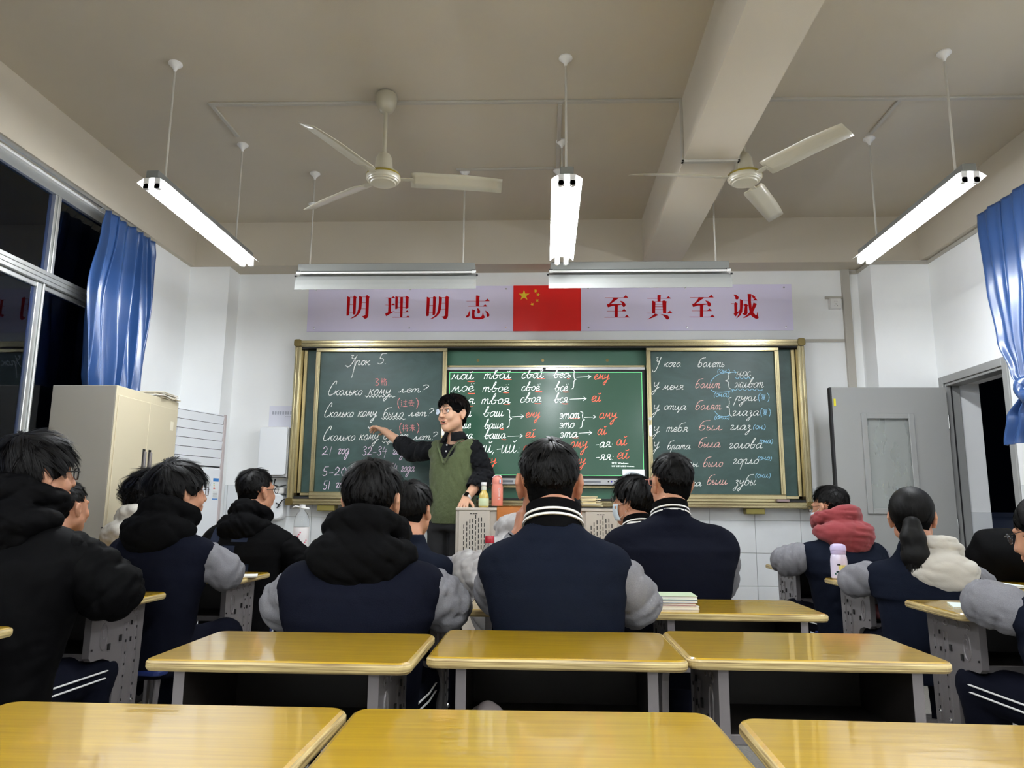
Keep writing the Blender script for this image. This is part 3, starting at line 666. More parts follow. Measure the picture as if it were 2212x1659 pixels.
G('й', 1.15, '0,1 0,.3 .15,0 .45,.25 .65,1', '.65,1 .62,.3 .78,0 1.15,.3', '.3,1.45 .5,1.3 .8,1.5')
G('к', .95, '.1,1 .05,0', '.75,1 .35,.7 .1,.5 .4,.45 .6,.05 .95,.12')
G('л', 1.05, '-.05,.1 .2,.15 .5,1', '.5,1 .55,.2 .7,0 1.05,.25')
G('м', 1.4, '-.05,.1 .15,.15 .4,1', '.4,1 .6,.2', '.6,.2 .95,1', '.95,1 .98,.2 1.15,0 1.4,.25')
G('н', 1.15, '.1,1 .05,0', '.05,.5 .4,.42 .72,.6', '.75,1 .68,.3 .8,0 1.15,.25')
G('о', .9, '.55,1 .18,.8 .08,.3 .38,0 .72,.3 .74,.8 .48,1')
G('р', 1.05, '.15,1 .05,0 -.05,-1.1', '.08,.6 .45,1 .68,.9 .6,.3 .7,0 1.05,.2')
G('с', .85, '.7,.85 .4,1 .1,.6 .15,.1 .45,0 .85,.25')
G('т', 1.3, '.05,1 0,0', '0,.6 .28,1 .45,.9 .42,0', '.42,.6 .75,1 .9,.9 .88,.2 1.05,0 1.3,.25')
G('у', 1.0, '0,1 .05,.45 .3,.3 .6,.6 .75,1', '.75,1 .6,-.3 .3,-1.1 .05,-1.0 .15,-.6 1.1,.2')
G('ц', 1.1, '0,1 0,.3 .15,0 .45,.2 .65,1', '.65,1 .62,.15 .85,0 .85,-.5 .7,-.6 1.1,.15')
G('ш', 1.4, '0,1 0,.3 .12,0 .38,.3 .45,1', '.45,1 .42,.2 .6,0 .85,.3 .92,1', '.92,1 .9,.2 1.05,0 1.4,.3')
G('ы', 1.15, '.05,1 .05,.2 .25,0 .5,.25 .35,.55 .08,.5', '.78,1 .74,.2 .87,0 1.15,.25')
G('ь', .7, '.05,1 .05,.2 .25,0 .55,.2 .45,.5 .08,.5')
G('э', .9, '.05,.85 .35,1 .7,.6 .5,.05 .05,.1', '.2,.52 .68,.52')
G('я', 1.1, '-.05,.1 .15,.1 .4,.45 .15,.7 .35,1 .75,.95', '.78,1 .7,.5 .4,.5', '.72,.6 .78,.05 1.1,.2')
G('С', 1.15, '.95,2.1 .98,2.7 .75,2.9 .35,2.2 .05,1 .1,.25 .4,0 .85,.15 1.15,.45')
G('У', 1.5, '.35,2.0 .75,2.1 .55,1.6 .8,1.35 1.2,1.5', '1.45,2.2 1.1,1 .6,-.1 .1,-.4 -.3,0')
G('?', 1.0, '.1,1.7 .5,2 .9,1.7 .7,1.2 .35,.7', '.3,.15 .32,.05')
G('0', .9, '.5,1 .1,.5 .4,0 .8,.5 .5,1'); G('1', .5, '.3,1 .2,0'); G('2', 1, '.1,.7 .4,1 .7,.7 .4,.3 .05,.05 .5,.1 .95,.05')
G('3', .95, '.1,.9 .5,1 .7,.8 .3,.55 .75,.3 .5,0 .1,.1'); G('4', 1, '.35,1 .05,.4 .9,.45', '.7,.75 .55,-.3'); G('5', .95, '.3,1 .2,.55 .6,.5 .7,.2 .4,0 .05,.1', '.3,1 .9,1.02')
G('-', .9, '.1,.45 .75,.5'); G('.', .4, '.1,.05 .16,.02'); G(',', .45, '.2,.1 .05,-.3'); G(':', .5, '.2,.1 .24,.05', '.25,.6 .29,.55')
G('(', .55, '.45,1.25 .15,.8 .15,.2 .35,-.3'); G(')', .55, '.05,1.25 .35,.8 .35,.2 .1,-.3'); G(' ', .7)
HZ = {'格': '0,.65 .42,.65;.2,1 .2,0;.2,.6 .02,.3;.22,.6 .38,.42;.62,1 .5,.7;.6,.88 .9,.88 .45,.45;.6,.75 .98,.45;.58,.38 .58,0;.58,.38 .92,.38 .9,0;.58,.04 .9,.04',
      '过': '.1,.9 .2,.78;.05,.6 .22,.6 .12,.3 .22,.12 0,.05;.2,.12 .5,.02 1,.02;.4,.75 .98,.75;.78,1 .78,.2 .66,.28;.5,.58 .6,.42',
      '去': '.2,.82 .8,.82;.5,1 .5,.52;.05,.52 .95,.52;.45,.5 .25,.12 .8,.18;.65,.35 .88,.02',
      '将': '.2,1 .2,0;.02,.8 .12,.65;0,.3 .2,.45;.62,1 .4,.7;.55,.88 .9,.88 .5,.5;.35,.4 1,.4;.82,.6 .82,0 .7,.08;.5,.28 .6,.15',
      '来': '.2,.85 .8,.85;.3,.72 .38,.6;.7,.74 .6,.6;.05,.52 .95,.52;.5,1 .5,0;.48,.5 .08,.1;.52,.5 .95,.08',
      '复': '.25,1 .05,.8;.2,.9 .9,.9;.25,.75 .75,.75 .75,.48 .25,.48 .25,.75;.25,.61 .75,.61;.35,.42 .1,.2;.3,.32 .7,.32 .15,0;.35,.25 .9,0'}
for k, v in HZ.items():
    GL[k] = (1.15, [[tuple(float(c) for c in p.split(',')) for p in s_.split()] for s_ in v.split(';')])
HARD = set(HZ)|set('14')
def ribbon(mb, pts, w_, place):
    """flat stroke of width w_ following pts in the board plane; place(u, v) makes the 3-D point"""
    n = len(pts); vs = []
    for i in range(n):
        a, b_ = pts[max(i-1, 0)], pts[min(i+1, n-1)]; dx, dy = b_[0]-a[0], b_[1]-a[1]; l_ = math.hypot(dx, dy) or 1
        ww = w_*(.75+.25*math.sin(i*1.7+pts[0][0]))
        if i in (0, n-1): ww *= .7
        nx, ny = -dy/l_*ww/2, dx/l_*ww/2
        e = (len(mb.v)+2*i)*3e-6; P0, P1 = place(pts[i][0]+nx, pts[i][1]+ny), place(pts[i][0]-nx, pts[i][1]-ny)
        vs += [(P0[0], P0[1]-e, P0[2]), (P1[0], P1[1]-e, P1[2])]
    mb.add(vs, [(2*i, 2*i+1, 2*i+3, 2*i+2) for i in range(n-1)])
class Page:
    """handwriting on one board; coordinates are read off an enlargement of the photograph (4.147 units to a picture pixel)"""
    def __init__(s, ox, oy, Y, parent, pin, w_, nm): s.ox, s.oy, s.Y, s.par, s.pin, s.w, s.nm, s.k = ox, oy, Y, parent, Vector(pin), w_, nm, 0
    def place(s, lift):
        def f(x, y):
            p = at(s.ox+x/4.147, s.oy+y/4.147, Y=s.Y); return (p.x-s.pin.x, s.Y-lift-s.pin.y, p.z-s.pin.z)
        return f
    def word(s, txt, x0, x1, base, xh, mt, slant=.30, rise=0., wk=1.0):
        wd = sum(GL[c][0] for c in txt); sx = (x1-x0)/wd; mb = MB(); x = 0; s.k += 1; pl = s.place(.0006+.00004*(s.k % 7))
        for c in txt:
            adv, sts = GL[c]; hz = c in HZ
            kx = sx if not hz else sx
            for st_ in sts:
                pts = st_ if (c in HARD or len(st_) < 3) else CAT(st_, 5)
                hh = xh*(1.5 if c in '012345' else 1)
                q = []
                for (u, v) in pts:
                    sl = slant*v*hh*(0 if hz else 1)
                    X = x0+(x+u)*kx+sl; q.append((X, base-v*hh-rise*(X-x0)))
                ribbon(mb, q, s.w*4.147*wk, pl)
            x += adv
        return mb.build(s.nm, mt, s.par, fix=False)
    def line(s, pts, mt, smooth=True, wk=1.0, nm=None):
        mb = MB(); s.k += 1; ribbon(mb, CAT(pts, 8) if smooth else pts, s.w*4.147*wk, s.place(.0006+.00004*(s.k % 7))); return mb.build(nm or 'stroke', mt, s.par, fix=False)
    def wavy(s, x0, x1, y, mt, n, amp=7, rise=0): s.line([(x0+(x1-x0)*i/(2*n), y+(amp if i % 2 else -amp)+rise*i) for i in range(2*n)]+[(x1+10, y)], mt, nm='wavy_underline')
    def arrow(s, x0, x1, y, mt):
        mb = MB(); pl = s.place(.0008)
        ribbon(mb, [(x0, y+3), ((x0+x1)/2, y), (x1, y-2)], s.w*4.147, pl); ribbon(mb, [(x1-25, y-18), (x1, y-2), (x1-28, y+16)], s.w*4.147, pl)
        mb.build('arrow', mt, s.par, fix=False)
    def brace(s, x, y0, y1, tip, mt, d=1):
        ym = (y0+y1)/2
        s.line([(x-d*22, y0), (x, y0+12), (x-d*3, (y0+ym)/2), (x+d*2, ym-10), (x+d*tip, ym), (x, ym+10), (x-d*4, (ym+y1)/2), (x-d*8, y1-14), (x-d*26, y1)], mt, nm='brace')
C_W = mat('white chalk', (236, 240, 236), .95, var=.12, vscale=260); C_P = mat('pink chalk', (226, 140, 140), .95, var=.12, vscale=260)
C_L = mat('lilac chalk', (226, 206, 226), .95, var=.12, vscale=260); C_B = mat('blue chalk', (150, 200, 226), .95, var=.12, vscale=260)
C_K = mat('salmon chalk', (238, 186, 178), .95, var=.12, vscale=260)
pl_ = Page(620, 720, 5.812, lp, (0, BY, 1.1), 1.9, 'chalk_word')
pl_.word('Урок', 540, 745, 285, 42, C_W, .25); pl_.line([(612, 235), (600, 320), (578, 400)], C_W); pl_.word('5.', 805, 900, 275, 62, C_W)
pl_.word('3', 785, 830, 468, 42, C_P, 0); pl_.word('格.', 840, 925, 468, 66, C_P, 0)
for (bs, xs) in ((555, (365, 672, 728, 925, 1000, 1255)), (750, (330, 592, 632, 800, 1088, 1300)), (960, (320, 606, 645, 815, 1128, 1335))):
    pl_.word('Сколько', xs[0], xs[1], bs, 44, C_W, .3); pl_.word('кому', xs[2], xs[3], bs-4, 48, C_W, .35); pl_.word('лет?', xs[4], xs[5], bs-25 if bs == 555 else bs-8, 34, C_W, .35)
pl_.wavy(700, 960, 565, C_W, 9); pl_.word('было', 855, 1040, 752, 42, C_W, .3); pl_.wavy(848, 1055, 765, C_W, 7); pl_.word('будет', 858, 1090, 948, 40, C_W, .3); pl_.wavy(852, 1010, 972, C_W, 5)
pl_.word('(过去)', 985, 1185, 656, 62, C_P, 0); pl_.word('(将来)', 1003, 1190, 878, 62, C_P, 0)
pl_.word('21', 310, 400, 1092, 52, C_L, .15); pl_.word('год', 455, 555, 1080, 46, C_L, .25); pl_.word('32-34', 670, 895, 1092, 52, C_L, .15); pl_.word('года', 945, 1100, 1085, 46, C_L, .25)
pl_.word('5-20', 312, 530, 1275, 52, C_L, .15); pl_.word('лет', 560, 690, 1270, 40, C_L, .25); pl_.word('52-54', 800, 990, 1240, 50, C_L, .15); pl_.word('года', 1018, 1140, 1238, 44, C_L, .3)
pl_.word('51', 320, 385, 1398, 50, C_L, .1); pl_.word('год', 435, 540, 1385, 46, C_L, .25)
pr = Page(1380, 720, 5.812, rp_, (0, BY, 1.1), 1.65, 'chalk_word')
pr.word('У', 130, 185, 325, 52, C_W, .15); pr.word('кого.', 222, 385, 300, 38, C_W); pr.word('болеть', 522, 765, 302, 40, C_W)
pr.word('(он)', 700, 815, 352, 26, C_B, .2); pr.line([(640, 445), (665, 405), (720, 365), (800, 350), (872, 350)], C_B); pr.line([(850, 332), (874, 350), (856, 366)], C_B, False)
pr.word('нос', 872, 1000, 384, 42, C_W); pr.wavy(862, 1020, 400, C_B, 4, 9); pr.brace(800, 352, 500, 24, C_W, -1)
for bs in (505, 708, 902, 1040, 1200): pr.word('у', 128, 178, bs-15, 52, C_W, .3)
pr.word('меня', 212, 400, 505, 38, C_W); pr.word('болит', 500, 728, 490, 40, C_K); pr.word('живот', 855, 1115, 485, 44, C_W); pr.wavy(842, 1100, 505, C_B, 6, 8)
pr.line([(645, 505), (680, 525), (760, 528), (842, 512)], C_B); pr.line([(822, 496), (844, 511), (834, 530)], C_B, False); pr.word('(она)', 668, 810, 568, 30, C_B, .2)
pr.word('отца', 220, 425, 685, 38, C_W); pr.word('болят', 500, 735, 684, 40, C_K); pr.brace(808, 572, 745, 22, C_W, -1); pr.word('руки', 862, 1055, 605, 42, C_W); pr.word('(复)', 1066, 1175, 600, 52, C_B, 0); pr.word('глаза', 835, 1075, 738, 44, C_W); pr.word('(复)', 1086, 1185, 735, 52, C_B, 0)
pr.line([(680, 700), (720, 738), (780, 745), (826, 730)], C_B); pr.word('(они)', 675, 812, 768, 26, C_B, .2)
pr.word('тебя', 246, 440, 880, 38, C_W); pr.word('был', 530, 745, 868, 42, C_K); pr.word('глаз', 815, 1005, 865, 42, C_W); pr.word('(он)', 1020, 1135, 858, 32, C_B, .2)
pr.word('брата', 250, 460, 1038, 36, C_W); pr.word('была', 528, 728, 1020, 42, C_K); pr.word('голова.', 805, 1125, 1030, 44, C_W); pr.word('(она)', 1078, 1200, 985, 30, C_B, .2)
pr.word('сестры.', 250, 550, 1195, 36, C_W); pr.word('было', 570, 748, 1195, 42, C_K); pr.word('горло', 840, 1070, 1170, 44, C_W); pr.word('(оно)', 1060, 1190, 1135, 28, C_B, .2)
pr.word('у', 148, 200, 1360, 48, C_W); pr.word('дедушка', 230, 560, 1368, 34, C_W); pr.word('были', 605, 790, 1355, 42, C_K); pr.word('зубы', 855, 1045, 1360, 46, C_W); pr.word('(они)', 1040, 1180, 1292, 30, C_B, .2)
E_W = emit('screen white ink', (240, 248, 244), .6); E_R = emit('screen red ink', (250, 84, 60), .62)
ps = Page(940, 720, 5.838, scr, (0, 5.85, 1.3), 1.65, 'screen_word')
def U(x0, x1, y): ps.line([(x0, y), ((x0+x1)/2, y+3), (x1, y+1)], E_R, nm='red_underline')
for (t_, a, b_, y, xh) in (('мой', 140, 345, 415, 46), ('твой', 438, 680, 410, 46), ('свой', 770, 970, 404, 46), ('весь', 1058, 1215, 400, 42), ('моё', 142, 345, 522, 46), ('твоё', 425, 655, 525, 42), ('своё', 770, 935, 516, 40), ('всё', 1070, 1185, 518, 42),
                          ('моя', 142, 355, 638, 46), ('твоя', 415, 672, 634, 44), ('своя', 760, 950, 620, 44), ('вся', 1064, 1190, 622, 44), ('наш', 190, 325, 748, 44), ('ваш', 430, 615, 746, 44), ('этот', 1112, 1295, 764, 44), ('наше', 170, 315, 852, 40), ('ваше', 438, 605, 854, 42), ('это', 1110, 1245, 850, 46),
                          ('наша', 170, 335, 945, 40), ('ваша', 440, 632, 944, 42), ('эта', 1115, 1278, 934, 44), ('-ый,', 330, 535, 1074, 68), ('-ий:', 540, 755, 1074, 74), ('-ая:', 1432, 1590, 1022, 46), ('-яя:', 1430, 1600, 1138, 50)):
    ps.word(t_, a, b_, y, xh, E_W, .22, .02)
for (t_, a, b_, y, xh) in (('ему', 1420, 1555, 414, 44), ('ей', 1395, 1485, 612, 50), ('ему', 808, 935, 754, 44), ('ому', 1465, 1625, 764, 50), ('ей', 805, 895, 934, 48), ('ой', 1450, 1532, 908, 50), ('ому', 785, 960, 1058, 56), ('ому', 1205, 1360, 1028, 56), ('ой', 1620, 1715, 1004, 54), ('ему', 400, 545, 1168, 46), ('ему', 1200, 1345, 1172, 46), ('ей', 1625, 1735, 1124, 54)):
    ps.word(t_, a, b_, y, xh, E_R, .24, .02)
for a in ((290, 352, 430), (610, 685, 412), (910, 984, 405), (1182, 1206, 406), (292, 358, 537), (608, 662, 530), (897, 958, 521), (1146, 1194, 525), (288, 340, 650), (612, 670, 633), (892, 944, 628), (1137, 1190, 630), (1206, 1295, 762), (577, 616, 855), (598, 636, 951), (1226, 1288, 935)): U(*a)
for a in ((1265, 1395, 391), (1205, 1355, 587), (686, 795, 746), (1334, 1440, 751), (650, 784, 920), (1285, 1405, 892)): ps.arrow(*a, E_W)
ps.brace(1246, 326, 500, 16, E_W); ps.brace(668, 682, 846, 18, E_W); ps.brace(1322, 700, 850, 16, E_W)
# small printed text on the display and elsewhere
def text(body, size, loc, rot, mt, parent, name, ext=.0003, spacing=1.0):
    cu = bpy.data.curves.new(name, 'FONT'); cu.body = body; cu.size = size; cu.extrude = ext; cu.space_character = spacing; cu.resolution_u = 3
    o = bpy.data.objects.new(name, cu); COL.objects.link(o)
    me = bpy.data.meshes.new_from_object(o.evaluated_get(bpy.context.evaluated_depsgraph_get())); bpy.data.objects.remove(o)
    me.materials.clear(); me.materials.append(mt); o = bpy.data.objects.new(name, me); COL.objects.link(o)
    o.location = loc; o.rotation_euler = rot; o.parent = parent; return o
def stext(body, zx, zy, hpx, name):
    p = at(940+zx/4.147, 720+zy/4.147, Y=5.8375); text(body, hpx*.00365*1.35, (p.x, -.0127, p.z-1.3), (R(90), 0, 0), E_W, scr, name, ext=.0001)
stext('激活 Windows', 1580, 1172, 4.3, 'system_text'); stext('转到“设置”以激活 Windows。', 1580, 1196, 2.9, 'system_text')
tb_ = MB()
for k in range(9):
    p = at(940+(918+k*12)/4.147, 720+313/4.147, Y=5.8375); tb_.box(p.x, p.x+.006, 5.8370, 5.8378, p.z, p.z+.004)
dsp(tb_, 'page_tab', E_W, scr)['kind'] = 'stuff'
# ------------------------------------------------------------------ desks
def top_material():
    mt = bpy.data.materials.new('yellow varnished desk top'); mt.use_nodes = True; nt = mt.node_tree; N = nt.nodes; L = nt.links; b = N['Principled BSDF']
    tc = N.new('ShaderNodeTexCoord'); oi = N.new('ShaderNodeObjectInfo'); ad = N.new('ShaderNodeVectorMath'); ad.operation = 'ADD'
    L.new(tc.outputs['Object'], ad.inputs[0]); L.new(oi.outputs['Location'], ad.inputs[1])
    mp = N.new('ShaderNodeMapping'); mp.inputs['Scale'].default_value = (1.4, 34, 1); L.new(ad.outputs[0], mp.inputs[0])
    n = N.new('ShaderNodeTexNoise'); n.inputs['Scale'].default_value = 3; n.inputs['Detail'].default_value = 6; n.inputs['Distortion'].default_value = .4; L.new(mp.outputs[0], n.inputs[0])
    rp = N.new('ShaderNodeValToRGB'); rp.color_ramp.elements[0].position = .25; rp.color_ramp.elements[1].position = .8
    rp.color_ramp.elements[0].color = (*lin((158, 122, 2)), 1); rp.color_ramp.elements[1].color = (*lin((188, 152, 10)), 1)
    L.new(n.outputs[0], rp.inputs[0]); L.new(rp.outputs[0], b.inputs['Base Color'])
    b.inputs['Roughness'].default_value = .35; b.inputs['Coat Weight'].default_value = 1; b.inputs['Coat Roughness'].default_value = .035; b.inputs['Coat IOR'].default_value = 1.6
    n2 = N.new('ShaderNodeTexNoise'); n2.inputs['Scale'].default_value = 1.0; n2.inputs['Detail'].default_value = 5
    mp2 = N.new('ShaderNodeMapping'); mp2.inputs['Scale'].default_value = (9, 30, 1); L.new(ad.outputs[0], mp2.inputs[0]); L.new(mp2.outputs[0], n2.inputs[0])
    bp = N.new('ShaderNodeBump'); bp.inputs['Strength'].default_value = .05; bp.inputs['Distance'].default_value = .01; L.new(n2.outputs[0], bp.inputs['Height']); L.new(bp.outputs[0], b.inputs['Coat Normal']); L.new(bp.outputs[0], b.inputs['Normal'])
    return mt
M_TOP = top_material()
def ply_material():
    mt = bpy.data.materials.new('plywood edge'); mt.use_nodes = True; nt = mt.node_tree; N = nt.nodes; L = nt.links; b = N['Principled BSDF']
    tc = N.new('ShaderNodeTexCoord'); mp = N.new('ShaderNodeMapping'); mp.inputs['Scale'].default_value = (5, 5, 260); L.new(tc.outputs['Object'], mp.inputs[0])
    n = N.new('ShaderNodeTexNoise'); n.inputs['Scale'].default_value = 1; n.inputs['Detail'].default_value = 3; L.new(mp.outputs[0], n.inputs[0])
    rp = N.new('ShaderNodeValToRGB'); e = rp.color_ramp.elements; e[0].position = .32; e[1].position = .62
    e[0].color = (*lin((112, 88, 48)), 1); e[1].color = (*lin((204, 184, 128)), 1); L.new(n.outputs[0], rp.inputs[0]); L.new(rp.outputs[0], b.inputs['Base Color'])
    b.inputs['Roughness'].default_value = .45; return mt
M_PLY = ply_material()
M_HOLE = mat('punched hole dark', (14, 13, 14), .8)
def make_desk():
    t = empty('school_desk', (0, 0, 0))
    prof = [(0, .735), (-.004, .741), (-.004, .752), (0, .7575), (.006, .760)]   # inset, z
    vs = []; n = None
    for ins, z in prof:
        p = rrect(-.3+ins, .3-ins, -.2+ins, .2-ins, .028-min(ins, .01), 6); n = len(p); vs += [(x, y, z) for x, y in p]
    mb = MB(); fs = []; mi = []
    mb.add(vs, [tuple(range((len(prof)-1)*n, len(prof)*n))], 0); mb.f.append(tuple(range(n-1, -1, -1))); mb.mi.append(1)
    for k in range(len(prof)-1):
        for i in range(n): mb.f.append((k*n+i, k*n+(i+1) % n, (k+1)*n+(i+1) % n, (k+1)*n+i)); mb.mi.append(0 if k == len(prof)-2 else 1)
    o = mb.build('desktop', [M_TOP, M_PLY], t)
    # pressed side panels: wide at the top, cut away below on the pupil's side
    out = [(-.185, .735), (-.185, .575), (-.17, .562), (-.10, .560), (-.055, .545), (-.028, .505), (-.02, .44), (-.02, .33), (-.005, .30), (.10, .285), (.13, .30), (.145, .33), (.160, .735)]
    for s_ in (-1, 1):
        X = s_*.232
        pnl = MB().prism(out, lambda u, v, w_: (X+s_*w_, u, v), -.001, .001).build('side_panel', M_STEEL, t)
        # turned flange round the edge
        fl_ = MB()
        for i in range(len(out)):
            a, b_ = Vector((X, *out[i])), Vector((X, *out[(i+1) % len(out)]))
            if i == len(out)-1: continue
            tt = (b_-a).normalized(); sd = Vector((1, 0, 0)); nn = tt.cross(sd)
            fl_.obox((a+b_)/2-sd*(s_*.011), tt, sd, nn, (b_-a).length/2, .012, .0012)
        fl_.build('flange', M_STEEL, pnl)
        rb = MB()
        for (u, z0, z1) in ((.035, .34, .665), (.105, .34, .68)):
            rb.tube([(X+s_*.0005, u, z0), (X+s_*.0005, u, z1)], [.016, .016], 10, flat=1.0)
        for v in range(len(rb.v)): x, y, z = rb.v[v]; rb.v[v] = (X+(x-X)*.28+s_*.0, y, z)
        rb.build('pressed_rib', M_STEEL, pnl, smooth=True)
        sc_ = MB()
        cx, cz = -.105, .635
        sc_.tube([(X, cx+.022*math.cos(q*math.pi/10), cz+.045*math.sin(q*math.pi/10)) for q in range(20)], .0045, 6, closed=True)
        sc_.tube([(X, cx+.010*math.cos(q*.5+1)*(1-q*.05), cz+.005+.022*math.sin(q*.5+1)*(1-q*.05)) for q in range(10)], .003, 6)
        for k in range(4):       # embossed scrolls below the top edge
            c0 = -.12+k*.075
            sc_.tube([(X, c0+(.026-.0022*q)*math.cos(q*.62+k), .700+(.017-.0014*q)*math.sin(q*.62+k)) for q in range(11)], .0035, 6)
        sc_.build('embossed_scroll', M_STEEL, pnl, smooth=True, kind='stuff')
        ho = MB()
        for u in (.035, .105):
            for k in range(7):
                z = .64-.042*k; ho.box(X-.0062, X+.0062, u-.0026, u+.0026, z-.0045, z+.0045)
        for (u, z, a, b_) in ((-.072, .595, .006, .011), (.0, .615, .006, .011), (.07, .60, .002, .008), (.07, .66, .002, .008), (-.175, .60, .002, .003)): ho.box(X-.0062, X+.0062, u-a, u+a, z-b_, z+b_)
        ho.build('punched_holes', M_HOLE, pnl, kind='stuff')
        # lower leg slides in the panel
        MB().box(X-s_*.004-.0, X-s_*.022, -.0, .03, .05, .56).box(X-s_*.004, X-s_*.022, .09, .12, .05, .56).build('leg_tube', M_STEEL, t, bevel=.002)
        MB().box(X-.028, X+.012, -.19, .19, .018, .05).build('foot_bar', M_STEEL, t, bevel=.006)
        for yy in (-.175, .175): MB().box(X-.026, X+.010, yy-.02, yy+.02, 0, .018).build('foot_pad', M_RUBBER, t, bevel=.004)
        bo = MB()
        for (u, z) in ((.035, .36), (.035, .305), (.105, .375), (.105, .315)): bo.lathe([(.001, .010*s_), (.006, .008*s_), (.008, .003*s_), (.008, -.001*s_)], (X+s_*.003, u, z), 10, axis='x')
        bo.build('bolts', M_CHROME, pnl, smooth=True, kind='stuff')
    # book box: dark pressed steel, open towards the pupil
    bx = MB().box(-.222, .222, -.165, .155, .575, .578).box(-.222, .222, .150, .155, .578, .733).box(-.228, -.222, -.165, .155, .575, .733).box(.222, .228, -.165, .155, .575, .733)
    bx.build('book_box', M_STEELD, t)
    MB().box(-.222, .222, -.166, -.160, .562, .586).build('box_lip', M_STEEL, t, bevel=.002)
    MB().box(-.222, .222, .085, .105, .10, .125).build('cross_bar', M_STEEL, t, bevel=.003)
    return t
DESK0 = make_desk()
DG = 'yellow school desks in rows'
desk_spots = [  # x, y centre, rotation, label
    (-.640, 1.140, 0, 'yellow desk at the bottom left corner, nearest row'), (-.018, 1.146, 1.5, 'yellow desk at the bottom middle, nearest row'), (.617, 1.120, -1.0, 'yellow desk at the bottom right corner, nearest row'),
    (-.602, 1.905, 0, 'empty yellow desk left of the three in the second row'), (.026, 1.985, 0, 'empty yellow desk in the middle of the second row'), (.636, 2.020, 0, 'empty yellow desk right of the three in the second row'),
    (-.60, 2.80, 0, 'desk of the hooded boy in the middle block'), (.028, 2.815, 0, 'desk of the boy with striped collar who rests his chin on his hand'), (.645, 2.800, 0, 'empty desk with books on it in the third row'),
    (-.68, 3.775, 0, 'desk of the boy sitting below the teacher'), (-.06, 3.79, 0, 'desk of the pupil in the white padded jacket'), (.60, 3.80, 0, 'desk of the tall boy with striped collar and bare back of neck'),
    (.55, 4.62, 0, 'front desk of the masked boy near the lectern'),
    (-1.815, 2.81, 0, 'desk of the boy in the black coat at the left edge'), (-1.80, 1.925, 0, 'desk cut off at the left edge beside the black coat'), (-1.745, 3.755, 0, 'desk of the boy in black hood with grey sleeves'), (-1.76, 4.70, 0, 'front left desk with the large water bottle'),
    (-2.42, 3.72, 0, 'desk beside the left windows behind the black coat'),
    (1.705, 2.875, 0, 'desk of the girl at the right edge'), (1.745, 3.83, 0, 'desk of the girl with the ponytail, purple flask on it'), (1.725, 4.80, 0, 'desk of the boy in the red hood'), (2.36, 3.80, 0, 'desk by the door wall under the black coat heap'),
]
for i, (x, y, a, lab) in enumerate(desk_spots):
    d = DESK0 if i == 0 else copy_tree(DESK0)
    d.location = (x, y, 0); d.rotation_euler = (0, 0, R(a)); tag(d, lab, 'desk', DG)

# ------------------------------------------------------------------ stools
def make_stool():
    t = empty('school_stool', (0, 0, 0))
    MB().prism(rrect(-.17, .17, -.13, .13, .03), lambda u, v, w_: (u, v, w_), .42, .44).build('seat', mat('blue stool seat', (22, 40, 96), .45), t, bevel=.004)
    for s_ in (-1, 1):
        MB().tube([(s_*.14, -.12, .03), (s_*.13, -.07, .415)], .011, 8).build('leg', M_STEEL, t, smooth=True); MB().tube([(s_*.14, .12, .03), (s_*.13, .07, .415)], .011, 8).build('leg', M_STEEL, t, smooth=True)
        MB().box(s_*.14-.014, s_*.14+.014, -.16, .16, 0, .03).build('foot_bar', M_STEEL, t, bevel=.004)
    MB().box(-.13, .13, -.01, .01, .22, .24).build('stretcher', M_STEEL, t)
    return t
STOOL0 = make_stool(); STOOL0.location = (1.70, 1.62, 0); tag(STOOL0, 'empty blue stool standing in the right aisle, outside the pupils', 'stool', 'blue stools under the pupils')

# ------------------------------------------------------------------ metal cabinet
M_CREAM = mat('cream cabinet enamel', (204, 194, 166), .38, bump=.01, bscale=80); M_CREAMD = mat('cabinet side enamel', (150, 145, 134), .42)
cb2 = empty('metal_cabinet', (-2.715, 4.57, 0), 0, 'tall cream metal cabinet with two doors beside the left windows', 'cabinet')
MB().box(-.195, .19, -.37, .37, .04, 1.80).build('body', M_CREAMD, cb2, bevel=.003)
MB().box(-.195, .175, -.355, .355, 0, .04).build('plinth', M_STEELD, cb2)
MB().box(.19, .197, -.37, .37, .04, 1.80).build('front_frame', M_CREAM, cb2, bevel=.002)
for s_ in (-1, 1):
    y0, y1 = (-.352, -.0015) if s_ < 0 else (.0015, .352)
    dd = MB().box(.197, .203, y0, y1, .07, 1.745).build('door', M_CREAM, cb2, bevel=.002)
    ym = s_*.034
    MB().box(.2035, .206, ym-.015, ym+.015, 1.27, 1.45).build('handle_plate', M_CHROME, dd)
    MB().box(.206, .222, ym-.008, ym+.008, 1.285, 1.435).build('handle', M_STEEL, dd, bevel=.004)
    MB().box(.2065, .209, ym-.012, ym+.012, 1.272, 1.285).box(.2065, .209, ym-.012, ym+.012, 1.435, 1.448).build('handle_screw_recess', M_BLACK, dd)
MB().lathe([(.014, 0), (.014, .006), (.010, .012), (.001, .013)], (.203, .03, 1.21), 16, axis='x').build('lock', M_CHROME, cb2, smooth=True)
MB().box(.203, .2036, .27, .31, 1.60, 1.66).build('tape_scrap', mat('pale tape', (232, 226, 204), .6), cb2)
MB().box(.18, .192, -.3705, -.3701, .97, .978).build('rivet', M_RUBBER, cb2)
